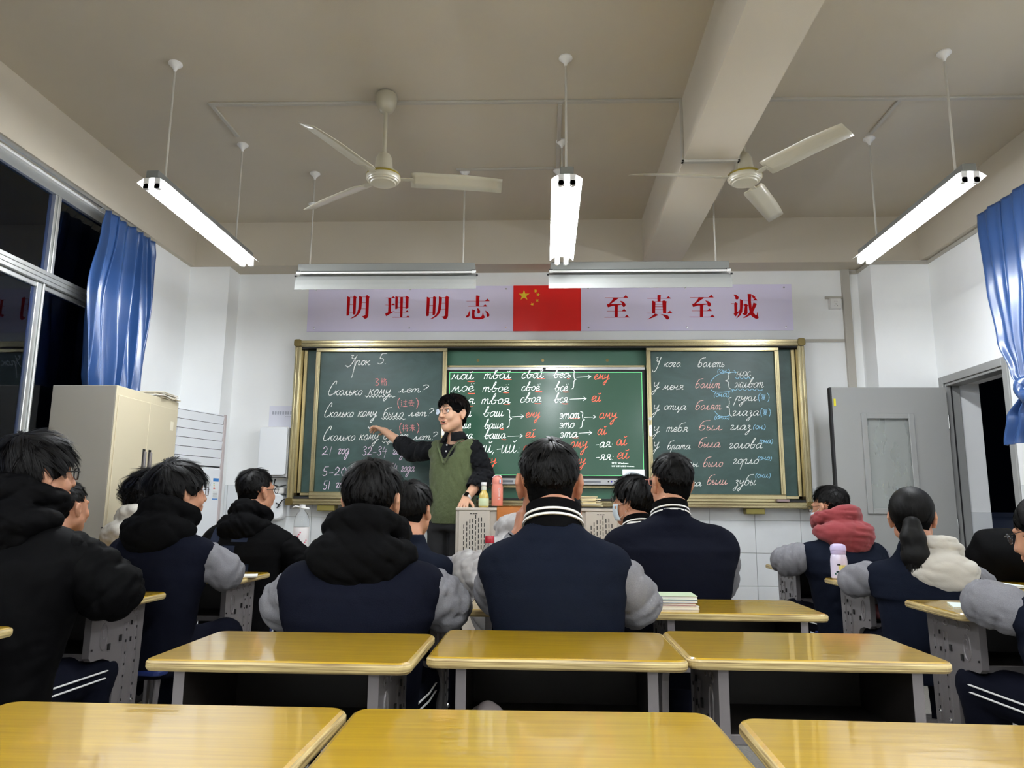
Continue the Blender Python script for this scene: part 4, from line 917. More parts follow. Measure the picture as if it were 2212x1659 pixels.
for k in range(7):
    rng = random.Random(k); a = R(rng.uniform(-9, 9)); z = 1.801+k*.006; x, y = rng.uniform(-.02, .03), .22+rng.uniform(-.03, .03)
    o = MB().box(-.13, .13, -.10, .13, 0, .0045).build('paper_bundle', mat('old paper %d' % (k % 3), ((214, 206, 186), (196, 186, 162), (228, 226, 218))[k % 3], .8))
    o.location = (-2.66+x, 4.57+y, z+.0); o.rotation_euler = (0, 0, a)
    tag(o, '%s of the loose paper bundles lying on the cream cabinet' % ('lowest', 'second lowest', 'third lowest', 'middle', 'third highest', 'second highest', 'topmost')[k], 'papers', 'papers on the cabinet')

# ------------------------------------------------------------------ standing air conditioner
M_ACW = mat('air conditioner white', (234, 238, 242), .3)
ac = empty('air_conditioner', (-2.70, 5.42, 0), R(-17), 'white floor standing air conditioner between the cream cabinet and the corner', 'air conditioner')
MB().box(-.15, .145, -.255, .255, .0, 1.80).build('body', M_ACW, ac, bevel=.012, seg=2)
MB().box(.145, .152, -.25, .25, .03, 1.38).build('front_panel', M_ACW, ac, bevel=.004)
MB().box(.144, .160, .235, .262, .02, 1.80).build('side_trim', mat('pinkish grey trim', (186, 176, 176), .4), ac, bevel=.004)
MB().box(.1452, .1475, -.235, .232, 1.39, 1.79).build('outlet_recess', M_RUBBER, ac)
for k in range(6):
    z = 1.40+k*.065
    MB().add([(.150, -.235, z), (.150, .232, z), (.158, .232, z+.060), (.158, -.235, z+.060), (.147, -.235, z), (.147, .232, z), (.147, .232, z+.060), (.147, -.235, z+.060)], [(0, 1, 2, 3), (4, 7, 6, 5), (0, 4, 5, 1), (2, 6, 7, 3), (0, 3, 7, 4), (1, 5, 6, 2)]).build('louver', M_ACW, ac)
MB().box(.152, .1545, -.03, .035, 1.02, 1.19).build('status_window', mat('grey window', (150, 150, 140), .2), ac, bevel=.001)
for k in range(6): MB().tube([(.152, -.035+.03*(k % 3), .985-.028*(k//3)), (.1535, -.035+.03*(k % 3), .985-.028*(k//3))], .007, 12).build('button', mat('button grey', (200, 204, 208), .4), ac)
text('Midea', .034, (.1525, -.02, 1.275), (R(90), 0, R(90)), M_BLACK, ac, 'maker_mark')
MB().tube([(.1526, -.031+.012*math.cos(q*.5), 1.286+.012*math.sin(q*.5)) for q in range(2, 12)], .0016, 5).build('maker_swoosh', M_BLACK, ac)
el = MB().box(.1525, .1532, .165, .225, 1.15, 1.32).build('energy_label', mat('label white', (236, 240, 240), .5), ac)
MB().box(.1532, .1537, .165, .225, 1.285, 1.31).box(.1532, .1537, .165, .225, 1.15, 1.158).build('label_band', mat('label blue', (60, 130, 200), .5), el)
for k in range(4): MB().box(.1532, .1536, .172, .18+.004*k, 1.265-.012*k, 1.272-.012*k).build('rating_bar', mat('bar%d' % k, ((60, 160, 70), (220, 200, 40), (230, 130, 40), (210, 50, 40))[k], .5), el)
for k in range(5): MB().box(.1532, .1535, .172, .218, 1.205-.009*k, 1.207-.009*k).build('print_line', M_STEEL, el)

# ------------------------------------------------------------------ white wall unit left of the board, poster
ps_ = empty('notice_sheet', (-2.09, 5.895, 1.80), 0, 'pale lilac notice sheet stuck up between the corner and the chalkboard', 'notice')
MB().box(-.155, .11, 0, .002, -.11, .11).build('sheet', mat('notice paper', (222, 224, 236), .6), ps_)
pt = MB()
for k in range(11): pt.box(-.13+k*.021, -.116+k*.021, -.0006, 0, .040, .066)
for k in range(8): pt.box(-.02+k*.012, -.012+k*.012, -.0006, 0, .022, .026)
pt.build('faded_print', mat('faded grey print', (168, 172, 186), .7), ps_, kind='stuff')
wb = empty('wall_unit', (-2.155, 5.90, 1.53), 0, 'white upright wall cabinet with rounded cover left of the chalkboard', 'wall unit')
MB().prism(rrect(-.120, .120, -.21, .20, .02), lambda u, v, w_: (u, -w_, v), 0, .10).build('back_tray', M_PLAST, wb, bevel=.004)
MB().prism(rrect(-.112, .112, -.185, .195, .02), lambda u, v, w_: (u, -w_, v), .10, .125).build('cover', M_ACW, wb, bevel=.006, seg=2)
MB().box(-.112, .112, -.127, -.1, -.205, -.198).build('hinge_strip', M_RUBBER, wb)
dv = empty('paper_dispenser', (-2.125, 5.90, 1.13), 0, 'small white rounded box with trailing cables under the upright wall cabinet', 'dispenser')
MB().prism(rrect(-.105, .075, -.13, .07, .05), lambda u, v, w_: (u, -w_, v), 0, .11).build('body', M_ACW, dv, smooth=True, bevel=.01)
MB().box(-.09, .07, -.10, 0, .07, .12).build('lid', M_PLAST, dv, bevel=.008)
MB().tube([(-.02, -.05, .19), (-.015, -.09, .14), (.03, -.10, .125), (.08, -.08, .14)], .005, 8).build('cable', M_BLACK, dv, smooth=True)
MB().tube([(.02, -.115, .0), (.06, -.125, -.02), (.03, -.12, -.04), (.07, -.12, .02), (.08, -.10, .03)], .004, 8).build('cable', M_BLACK, dv, smooth=True)

# ------------------------------------------------------------------ lectern
M_LECT = mat('lectern beige steel', (190, 182, 170), .35, metal=.1); M_LWOOD = mat('orange wood panel', (176, 104, 36), .3, coat=.5, rgb2=(170, 96, 30), vscale=5, stretch=(1, 1, 12))
lc = empty('lectern', (-.05, 5.02, .15), 0, 'wide beige steel lectern with slotted grilles and an orange wood centre', 'lectern')
lx0, lx1, lz = -.545, .545, .955
MB().box(lx0, lx1, -.03, .19, 0, lz-.02).build('cabinet_body', M_LECT, lc, bevel=.006)
MB().box(lx0, -.165, -.045, .20, lz-.02, lz).build('top_plate', M_LECT, lc, bevel=.004)
MB().box(.165, lx1, -.045, .20, lz-.02, lz).build('top_plate', M_LECT, lc, bevel=.004)
MB().box(-.27, .27, -.05, -.03, .55, lz+.012).build('wood_panel', M_LWOOD, lc, bevel=.004)
MB().box(-.27, .27, -.05, .20, lz, lz+.012).build('wood_top', M_LWOOD, lc, bevel=.004)
M_SLOT = mat('slot black', (18, 18, 20), .8)
for cx in (-.42, .42):
    MB().box(cx-.105, cx+.105, -.042, -.03, .08, lz-.02).build('grille_panel', M_LECT, lc, bevel=.004)
    sl = MB(); a, b_, cz = .073, .235, .675
    for k in range(8):
        x = -.068+k*.0195; hh = (b_-.075)+.075*math.sqrt(max(0, 1-(x/.075)**2)); z = -hh+.01+(k % 2)*.010
        while z < hh-.02: sl.box(cx+x-.0028, cx+x+.0028, -.0432, -.0420, cz+z, cz+min(z+.026, hh)); z += .036
    for k in range(3): sl.box(cx-.022+k*.018-.007, cx-.022+k*.018+.007, -.0432, -.042, cz+b_+.002, cz+b_+.007).box(cx-.022+k*.018-.007, cx-.022+k*.018+.007, -.0432, -.042, cz-b_-.007, cz-b_-.002)
    sl.build('grille_slots', M_SLOT, lc, kind='stuff')
# folders and papers on its right end
for k in range(9):
    rng = random.Random(40+k); o = MB().box(-.115, .115, -.08, .08, 0, .007).build('paper_folder', mat('folder %d' % (k % 3), ((226, 214, 170), (236, 232, 214), (206, 190, 146))[k % 3], .7))
    o.location = (.27+rng.uniform(-.02, .03)-.006*k, 5.12+rng.uniform(-.02, .02), .15+lz+.001+k*.0075+(.012 if True else 0)); o.rotation_euler = (0, 0, R(rng.uniform(-10, 10)))
    tag(o, '%s folder from the bottom of the pile on the right end of the lectern' % ('first', 'second', 'third', 'fourth', 'fifth', 'sixth', 'seventh', 'eighth', 'ninth')[k], 'folder', 'folders on the lectern')

# ------------------------------------------------------------------ bottles and small things
def bottle(name, prof, loc, mt, label, cat, n=28):
    t = empty(name, loc, 0, label, cat); MB().lathe(prof, (0, 0, 0), n).build('body', mt, t, smooth=True); return t
LT = .15+lz
G_CLEAR = glass('clear bottle plastic', (250, 252, 252), .02, 1.25); G_JUICE = mat('pale yellow drink', (196, 176, 96), .15)
j = bottle('juice_bottle', [(.001, 0), (.030, 0), (.034, .006), (.034, .070), (.030, .090), (.018, .108), (.0155, .118), (.0155, .145), (.001, .146)], (-.415, 5.06, LT), G_JUICE, 'small bottle of pale yellow drink with a white cap on the lectern', 'bottle')
MB().lathe([(.0345, .012), (.0352, .013), (.0352, .060), (.0345, .062)], (0, 0, 0), 28).build('label', mat('pale green label', (206, 220, 180), .5), j, smooth=True)
MB().lathe([(.017, .118), (.0175, .12), (.0175, .142), (.016, .1435)], (0, 0, 0), 24).build('neck_sleeve', mat('milky sleeve', (216, 220, 206), .4), j, smooth=True)
MB().lathe([(.019, .147), (.0195, .150), (.0195, .166), (.017, .170), (.001, .170)], (0, 0, 0), 24).build('cap', M_PLAST, j, smooth=True)
M_PINK = mat('salmon pink plastic', (222, 138, 120), .4)
k_ = bottle('pink_flask', [(.001, 0), (.036, 0), (.039, .004), (.039, .125), (.034, .140), (.034, .150), (.001, .151)], (-.325, 5.08, LT+.0125), M_PINK, 'tall salmon pink drinking flask with lettering on the lectern', 'flask')
MB().lathe([(.035, .150), (.0355, .153), (.0355, .175), (.030, .192), (.018, .200), (.001, .201)], (0, 0, 0), 28).build('lid', M_PINK, k_, smooth=True)
MB().tube([(-.032, -.010, .188), (-.016, -.018, .203), (.010, -.018, .206), (.030, -.008, .196)], .004, 8).build('carry_loop', mat('pale pink loop', (240, 214, 220), .4), k_, smooth=True)
MB().box(.016, .026, -.042, -.030, .150, .178).build('latch', mat('pale blue latch', (190, 206, 232), .3), k_, bevel=.002)
tx = text('come o', .026, (.010, -.0395, .118), (R(90), R(90), 0), mat('white print', (240, 240, 240), .5), k_, 'lettering')
w_ = bottle('large_water_bottle', [(.001, 0), (.040, 0), (.046, .008), (.047, .06), (.045, .11), (.047, .16), (.047, .22), (.045, .26), (.036, .292), (.018, .315), (.015, .322), (.015, .335)], (-1.50, 4.585, .761), G_CLEAR, 'large clear water bottle with a white handle cap on the front left desk', 'bottle')
MB().lathe([(.0472, .06), (.0480, .062), (.0480, .215), (.0472, .217)], (0, 0, 0), 28).build('label', mat('printed milky label', (226, 222, 222), .5), w_, smooth=True)
MB().lathe([(.017, .330), (.018, .333), (.018, .352), (.001, .354)], (0, 0, 0), 20).build('cap', M_PLAST, w_, smooth=True)
MB().tube([(-.06, -.0, .335), (-.045, 0, .343), (-.015, 0, .338), (.0, -.02, .334), (.03, -.012, .330), (.04, 0, .330), (.03, .012, .332), (0, .02, .335), (-.02, .005, .338)], .005, 8).build('handle', M_PLAST, w_, smooth=True)
pr_ = MB()
rng = random.Random(5)
for k in range(14):
    a = R(-150+k*9); zz = .09+.012*(k % 9); pr_.obox((.0486*math.cos(a), .0486*math.sin(a), zz), (-math.sin(a), math.cos(a), 0), (math.cos(a), math.sin(a), 0), (0, 0, 1), .004, .0004, .004)
pr_.build('label_marks', mat('label pink print', (206, 96, 116), .5), w_, kind='stuff')
q_ = bottle('water_bottle', [(.001, 0), (.030, 0), (.033, .006), (.033, .05), (.030, .07), (.033, .09), (.033, .130), (.026, .165), (.015, .186), (.013, .19), (.013, .20)], (-.215, 2.93, .761), G_CLEAR, 'clear water bottle with a red cap beside the left shoulder of the middle boy', 'bottle')
MB().lathe([(.016, .188), (.0165, .190), (.0165, .210), (.014, .2135), (.001, .2135)], (0, 0, 0), 24).build('cap', mat('dark red cap', (160, 18, 40), .35), q_, smooth=True)
MB().lathe([(.0332, .05), (.0337, .052), (.0337, .088), (.0332, .09)], (0, 0, 0), 28).build('label', mat('white red label', (232, 232, 232), .5), q_, smooth=True)
q_.scale = (1.1, 1.1, 1.1)
f_ = bottle('purple_flask', [(.001, 0), (.037, 0), (.041, .005), (.041, .090), (.038, .112), (.034, .122), (.001, .123)], (1.50, 3.955, .761), mat('lilac enamel', (226, 218, 240), .25, coat=.5), 'lilac drinking flask with a printed picture on the ponytail girl\'s desk', 'flask')
MB().lathe([(.036, .123), (.037, .126), (.037, .140), (.039, .142), (.039, .155), (.034, .168), (.020, .174), (.001, .175)], (0, 0, 0), 28).build('lid', mat('lilac lid', (206, 194, 232), .3), f_, smooth=True)
def wrap(cx, cz, hw, hh, name, mt):
    mb = MB(); r_ = .0414
    for k in range(4):
        a0 = R(-95)+(cx-hw+hw*2*k/4)/r_; a1 = R(-95)+(cx-hw+hw*2*(k+1)/4)/r_
        mb.add([(r_*math.cos(a), r_*math.sin(a), z) for a in (a0, a1) for z in (cz-hh, cz+hh)], [(0, 2, 3, 1)])
    return mb
gm = MB()
for r_ in range(2):
    for c in range(9):
        if (r_+c) % 2 == 0: m_ = wrap(-.030+c*.0075, .026+r_*.009, .0037, .0045, '', None); gm.add(m_.v, m_.f)
gm.build('checker_print', mat('dark green print', (24, 82, 76), .4), f_, kind='stuff')
wrap(.004, .058, .018, .012, '', None).build('yellow_print', mat('pale yellow print', (226, 220, 140), .4), f_)
m_ = wrap(.0, .036, .022, .004, '', None); m_.build('black_print', M_BLACK, f_); wrap(-.012, .072, .008, .004, '', None).build('black_print', M_BLACK, f_)
tis = tag(MB().box(-.05, .05, -.03, .03, 0, .010).build('tissue_pack', mat('orange tissue pack', (220, 130, 100), .35), bevel=.004), 'flat orange and white packet beside the lilac flask', 'packet'); tis.location = (1.53, 3.84, .7605); tis.rotation_euler = (0, 0, R(8))
# books
def book(name, x, y, z, w2, d2, h, a, cov, label, grp=None, cat='book'):
    t = empty(name, (x, y, z), R(a), label, cat, grp)
    MB().box(-w2+.002, w2-.002, -d2+.002, d2-.002, .0012, h-.0012).build('pages', mat('page edges', (232, 228, 214), .8, bump=.2, bscale=300, stretch=(1, 1, 8)), t)
    MB().box(-w2, w2, -d2, d2, 0, .0012).box(-w2, w2, -d2, d2, h-.0012, h).box(-w2, -w2+.0015, -d2, d2, .0012, h-.0012).build('cover', cov, t); return t
bk = [((.435, 2.735), .012, 2, (236, 232, 226)), ((.43, 2.745), .009, -3, (150, 60, 60)), ((.432, 2.74), .010, 1, (70, 110, 150)), ((.435, 2.75), .012, -1, (206, 224, 190))]
z = .7605
for i, ((x, y), h, a, c) in enumerate(bk):
    book('school_book', x, y, z, .095, .065, h, a, mat('cover %d' % i, c, .35), ('lowest white book', 'dark red book', 'blue grey book', 'topmost pale green book')[i]+' of the pile on the empty third row desk', 'books piled on the third row desk'); z += h+.0004
book('workbook', -1.47, 3.70, .7605, .05, .07, .006, 20, mat('cover w', (236, 234, 226), .5), 'white booklet under the elbow of the boy with grey sleeves')
book('workbook', 1.54, 2.86, .7605, .06, .08, .006, -20, mat('cover t', (216, 230, 226), .5), 'white and green booklet beside the elbow of the girl at the right edge')
book('workbook', 2.12, 3.66, .7605, .07, .08, .010, 6, mat('cover u', (220, 226, 222), .5), 'pale booklet lying in front of the black coat heap')
# pink bag in the ponytail girl's desk, crumpled tissue in the empty middle desk
def blob_obj(name, mt, loc, sx, sy, sz, seed, amp=.25, label=None, cat=None):
    bm = bmesh.new(); bmesh.ops.create_icosphere(bm, subdivisions=4, radius=1)
    rng = np.random.RandomState(seed); ks = rng.normal(size=(9, 3))*3; ph = rng.uniform(0, 6, 9)
    for v in bm.verts:
        p = np.array(v.co); d = sum(math.sin(float(ks[i]@p)+ph[i])/(1+.25*i) for i in range(9))/4
        v.co = Vector((p[0]*sx, p[1]*sy, p[2]*sz))*(1+amp*d)
    me = bpy.data.meshes.new(name); bm.to_mesh(me); bm.free(); me.materials.append(mt); me.shade_smooth()
    o = bpy.data.objects.new(name, me); COL.objects.link(o); o.location = loc; return tag(o, label, cat)
blob_obj('pencil_bag', mat('dusty pink cloth', (206, 130, 136), .7), (1.60, 3.80, .620), .075, .10, .034, 3, .12, 'dusty pink pencil bag inside the ponytail girl\'s desk', 'bag')
blob_obj('crumpled_tissue', mat('grey tissue', (170, 160, 162), .9), (-.14, 1.93, .605), .04, .04, .022, 7, .3, 'crumpled tissue inside the empty middle desk', 'tissue')
er = tag(MB().box(-.045, .045, -.02, .025, 0, .02).build('board_eraser', mat('mauve tray strip', (150, 130, 130), .5), bevel=.004), 'mauve block lying in the bottom right rail of the chalkboard', 'eraser'); er.location = (1.80, 5.79-.03, fz0+.047)
# ------------------------------------------------------------------ figures: smooth bodies polygonised from distance fields
class Field:
    """union of rounded primitives on a (possibly uneven) grid, turned into one continuous surface"""
    def __init__(s, lo, hi, h, fine=()):
        """fine: boxes (lo, hi, h) where each axis is sampled more densely"""
        ax = []
        for k in range(3):
            iv = sorted([(b[0][k], b[1][k], b[2]) for b in fine]); x = lo[k]; pts = [x]
            while x < hi[k]:
                st_ = h
                for a, b_, hh in iv:
                    if a-1e-6 <= x < b_: st_ = min(st_, hh)
                x += st_; pts.append(x)
            ax.append(np.array(pts, dtype=np.float32))
        s.ax = ax; s.d = np.full([len(a) for a in ax], .08, dtype=np.float32)
    def _sub(s, lo, hi):
        ix = [slice(max(0, int(np.searchsorted(s.ax[k], lo[k]))-1), int(np.searchsorted(s.ax[k], hi[k]))+1) for k in range(3)]
        X = s.ax[0][ix[0]][:, None, None]; Y = s.ax[1][ix[1]][None, :, None]; Z = s.ax[2][ix[2]][None, None, :]
        return tuple(ix), X, Y, Z
    def _mix(s, ix, v, k, cut):
        d = s.d[ix]
        if cut:
            v = -v; hh = np.clip(.5-.5*(d-v)/k, 0, 1); s.d[ix] = d*(1-hh)+v*hh+k*hh*(1-hh)
        else:
            hh = np.clip(.5+.5*(d-v)/k, 0, 1); s.d[ix] = d*(1-hh)+v*hh-k*hh*(1-hh)
    def cap(s, a, b, ra, rb=None, k=.02, cut=False, sc=(1, 1, 1)):
        rb = ra if rb is None else rb; a = np.array(a, float); b = np.array(b, float); m_ = max(ra, rb)/min(sc)+.05+k
        ix, X, Y, Z = s._sub(np.minimum(a, b)-m_, np.maximum(a, b)+m_)
        sc = np.array(sc, float); a_, b_ = a*sc, b*sc; ba = b_-a_; L2 = float(ba@ba)+1e-9
        px, py, pz = X*sc[0]-a_[0], Y*sc[1]-a_[1], Z*sc[2]-a_[2]
        t = np.clip((px*ba[0]+py*ba[1]+pz*ba[2])/L2, 0, 1)
        v = np.sqrt((px-t*ba[0])**2+(py-t*ba[1])**2+(pz-t*ba[2])**2)-(ra+(rb-ra)*t)
        s._mix(ix, v, k, cut); return s
    def chain(s, pts, rs, k=.02, **kw):
        for i in range(len(pts)-1): s.cap(pts[i], pts[i+1], rs[i], rs[i+1], k, **kw)
        return s
    def ell(s, c, r, k=.02, rot=None, cut=False):
        c = np.array(c, float); r = np.array(r, float); m_ = float(max(r))+.05+k
        ix, X, Y, Z = s._sub(c-m_, c+m_)
        px, py, pz = X-c[0], Y-c[1], Z-c[2]
        if rot is not None:
            M = np.array(Matrix.Rotation(R(rot[1]), 3, rot[0]).inverted()) if isinstance(rot[0], str) else np.array(rot)
            px, py, pz = (M[0, 0]*px+M[0, 1]*py+M[0, 2]*pz, M[1, 0]*px+M[1, 1]*py+M[1, 2]*pz, M[2, 0]*px+M[2, 1]*py+M[2, 2]*pz)
        k0 = np.sqrt((px/r[0])**2+(py/r[1])**2+(pz/r[2])**2); k1 = np.sqrt((px/r[0]**2)**2+(py/r[1]**2)**2+(pz/r[2]**2)**2)+1e-6
        s._mix(ix, k0*(k0-1)/k1, k, cut); return s
    def loft(s, st, k=.02, p=2.4, cut=False):
        """stations (z, cx, cy, rx, ry): a trunk of superelliptical sections"""
        st = sorted(st); zz = [a[0] for a in st]; rx_ = max(a[3] for a in st); ry_ = max(a[4] for a in st)
        cxs = [a[1] for a in st]; cys = [a[2] for a in st]
        ix, X, Y, Z = s._sub((min(cxs)-rx_-.06, min(cys)-ry_-.06, zz[0]-.05), (max(cxs)+rx_+.06, max(cys)+ry_+.06, zz[-1]+.05))
        z = Z[0, 0, :]; f = lambda j: np.interp(z, zz, [a[j] for a in st]).astype(np.float32)[None, None, :]
        cx, cy, rx, ry = f(1), f(2), f(3), f(4)
        rr = (np.abs((X-cx)/rx)**p+np.abs((Y-cy)/ry)**p)**(1/p)
        v = (rr-1)*np.minimum(rx, ry)
        v = np.maximum(v, np.maximum(zz[0]-Z, Z-zz[-1])); s._mix(ix, v, k, cut); return s
    def half(s, n, off):
        """keep the side where n.p < off"""
        X, Y, Z = s.ax[0][:, None, None], s.ax[1][None, :, None], s.ax[2][None, None, :]
        s.d = np.maximum(s.d, (n[0]*X+n[1]*Y+n[2]*Z-off).astype(np.float32)); return s
    def folds(s, amp, f, seed, dirn=(0, 0, 1), sp=1.0):
        """cloth folds: warped sine waves added to the distance near the surface"""
        rng = np.random.RandomState(seed); X, Y, Z = s.ax[0][:, None, None], s.ax[1][None, :, None], s.ax[2][None, None, :]
        m_ = np.abs(s.d) < .05; tot = np.zeros_like(s.d)
        for i in range(5):
            a = rng.normal(size=3)*sp+np.array(dirn)*1.6; a /= np.linalg.norm(a); b = rng.normal(size=3)*f*.45; fr = f*rng.uniform(.6, 1.5); ph = rng.uniform(0, 6.28, 2)
            w_ = np.sin(b[0]*X+b[1]*Y+b[2]*Z+ph[0]); e_ = np.sin(fr*(a[0]*X+a[1]*Y+a[2]*Z)+1.8*w_+ph[1])
            b2 = rng.normal(size=3)*f*.25; env = .5+.5*np.sin(b2[0]*X+b2[1]*Y+b2[2]*Z+ph[1]*2)
            tot += (1-np.abs(e_)*1.0)**2*env*1.4-.35
        s.d += np.where(m_, amp*tot/2.2, 0).astype(np.float32); return s
    def mesh(s, name, mt, parent, kind=None, label=None, post=None):
        d = s.d; ax = s.ax; ins = d < 0
        # edge-crossing average per cell (surface nets)
        nx, ny, nz = [n-1 for n in d.shape]
        cor = [(i, j, k) for i in (0, 1) for j in (0, 1) for k in (0, 1)]
        cnt = np.zeros((nx, ny, nz), np.int8)
        for i, j, k in cor: cnt += ins[i:i+nx, j:j+ny, k:k+nz]
        act = (cnt > 0) & (cnt < 8); I = np.argwhere(act)
        if len(I) == 0: raise RuntimeError('empty field '+name)
        idx = -np.ones((nx, ny, nz), np.int32); idx[act] = np.arange(len(I))
        acc = np.zeros((len(I), 3)); c_ = np.zeros(len(I))
        for a in range(3):
            for o1 in (0, 1):
                for o2 in (0, 1):
                    off = [0, 0, 0]; o = [q for q in range(3) if q != a]; off[o[0]] = o1; off[o[1]] = o2
                    p0 = I+off; p1 = p0.copy(); p1[:, a] += 1
                    v0 = d[p0[:, 0], p0[:, 1], p0[:, 2]]; v1 = d[p1[:, 0], p1[:, 1], p1[:, 2]]
                    cr = (v0 < 0) != (v1 < 0); t = np.where(cr, v0/(v0-v1+1e-12), 0)
                    P0 = np.stack([ax[q][p0[:, q]] for q in range(3)], 1); P1 = np.stack([ax[q][p1[:, q]] for q in range(3)], 1)
                    acc += np.where(cr[:, None], P0+(P1-P0)*t[:, None], 0); c_ += cr
        V = acc/c_[:, None]; F = []
        for a in range(3):
            b, c = [q for q in range(3) if q != a]
            sl0 = [slice(None)]*3; sl1 = [slice(None)]*3; sl0[a] = slice(0, -1); sl1[a] = slice(1, None)
            x = ins[tuple(sl0)] != ins[tuple(sl1)]
            E_ = np.argwhere(x); E_ = E_[(E_[:, b] > 0) & (E_[:, c] > 0) & (E_[:, b] < d.shape[b]-1) & (E_[:, c] < d.shape[c]-1)]
            q = []
            for (ob, oc) in ((0, 0), (-1, 0), (-1, -1), (0, -1)):
                e = E_.copy(); e[:, b] += ob; e[:, c] += oc; q.append(idx[e[:, 0], e[:, 1], e[:, 2]])
            q = np.stack(q, 1); flip = ins[E_[:, 0], E_[:, 1], E_[:, 2]]
            if a == 1: flip = ~flip
            q[flip] = q[flip][:, ::-1]; F.append(q)
        F = np.concatenate(F)
        F = F[(F >= 0).all(1)]
        if post is not None: V = post(V)
        me = bpy.data.meshes.new(name); me.vertices.add(len(V)); me.vertices.foreach_set('co', V.astype(np.float32).ravel())
        me.loops.add(len(F)*4); me.polygons.add(len(F)); me.loops.foreach_set('vertex_index', F.astype(np.int32).ravel())
        me.polygons.foreach_set('loop_start', np.arange(0, len(F)*4, 4, dtype=np.int32)); me.polygons.foreach_set('use_smooth', np.ones(len(F), bool))
        me.update(calc_edges=True); me.validate(); me.materials.append(mt)
        bm = bmesh.new(); bm.from_mesh(me); bmesh.ops.recalc_face_normals(bm, faces=bm.faces); bm.to_mesh(me); bm.free()
        o = bpy.data.objects.new(name, me); COL.objects.link(o); o.parent = parent
        if kind: o['kind'] = kind
        if label: o['label'] = label
        return o

M_SKIN = mat('skin', (186, 136, 108), .5, spec=.35, var=.05, vscale=14); M_SKIN2 = mat('skin warm', (172, 120, 94), .5, spec=.35, var=.06, vscale=14)
M_SKINT = mat('teacher skin', (208, 164, 136), .48, spec=.4, var=.04, vscale=14)
for m_ in (M_SKIN, M_SKIN2, M_SKINT):
    b = m_.node_tree.nodes['Principled BSDF']; b.inputs['Subsurface Weight'].default_value = .12; b.inputs['Subsurface Radius'].default_value = (.01, .004, .002)
M_HAIR = mat('black hair', (6, 5, 5), .55, spec=.16, var=.4, vscale=60); M_HAIRB = mat('dark brown hair', (20, 13, 11), .5, spec=.2, var=.3, vscale=60)
M_CAP = mat('hair underlayer', (6, 6, 6), .95, spec=.05)
M_NAVY = mat('navy fleece', (14, 16, 26), .95, spec=.05, bump=.12, bscale=350); M_NAVY2 = mat('navy blue fleece', (17, 21, 32), .95, spec=.05, bump=.12, bscale=350)
M_GREY = mat('heather grey fleece', (116, 116, 120), .95, spec=.05, bump=.12, bscale=350, var=.14, vscale=420)
M_BLK = mat('black cotton', (9, 9, 10), .9, spec=.05, bump=.08, bscale=300); M_BLKS = mat('black nylon', (6, 6, 7), .7, spec=.05, bump=.05, bscale=60)
M_WHT = mat('cream white fleece', (186, 182, 172), .95, bump=.1, bscale=350); M_REDH = mat('faded red fleece', (122, 44, 48), .95, bump=.1, bscale=350, sheen=.1)
M_PUFF = mat('pale grey padded nylon', (166, 164, 163), .45, spec=.4, bump=.03, bscale=60); M_JEAN = mat('navy trousers', (13, 15, 25), .9, spec=.05, bump=.05, bscale=300)
M_SHOE = mat('dark shoe', (30, 30, 34), .6); M_SOLE = mat('white sole', (210, 210, 208), .6); M_STRIPE = mat('white knit stripe', (232, 232, 230), .9)
M_GREEN = mat('olive green knit', (74, 84, 52), .95, bump=.3, bscale=240, stretch=(1, 1, .35), var=.05, vscale=30, sheen=.15); M_SHIRT = mat('black shirt cotton', (20, 21, 24), .75, spec=.05, sheen=.05)
M_MASK = mat('surgical mask blue white', (206, 222, 232), .7); M_LENS = pane_glass('spectacle lens', (.97, .98, 1), 1.35)

def rot3(yaw, pitch=0, roll=0):
    """head turn: yaw about z (positive to its left), pitch (positive looks up), roll"""
    return Matrix.Rotation(R(yaw), 3, 'Z') @ Matrix.Rotation(R(pitch), 3, 'X') @ Matrix.Rotation(R(roll), 3, 'Y')

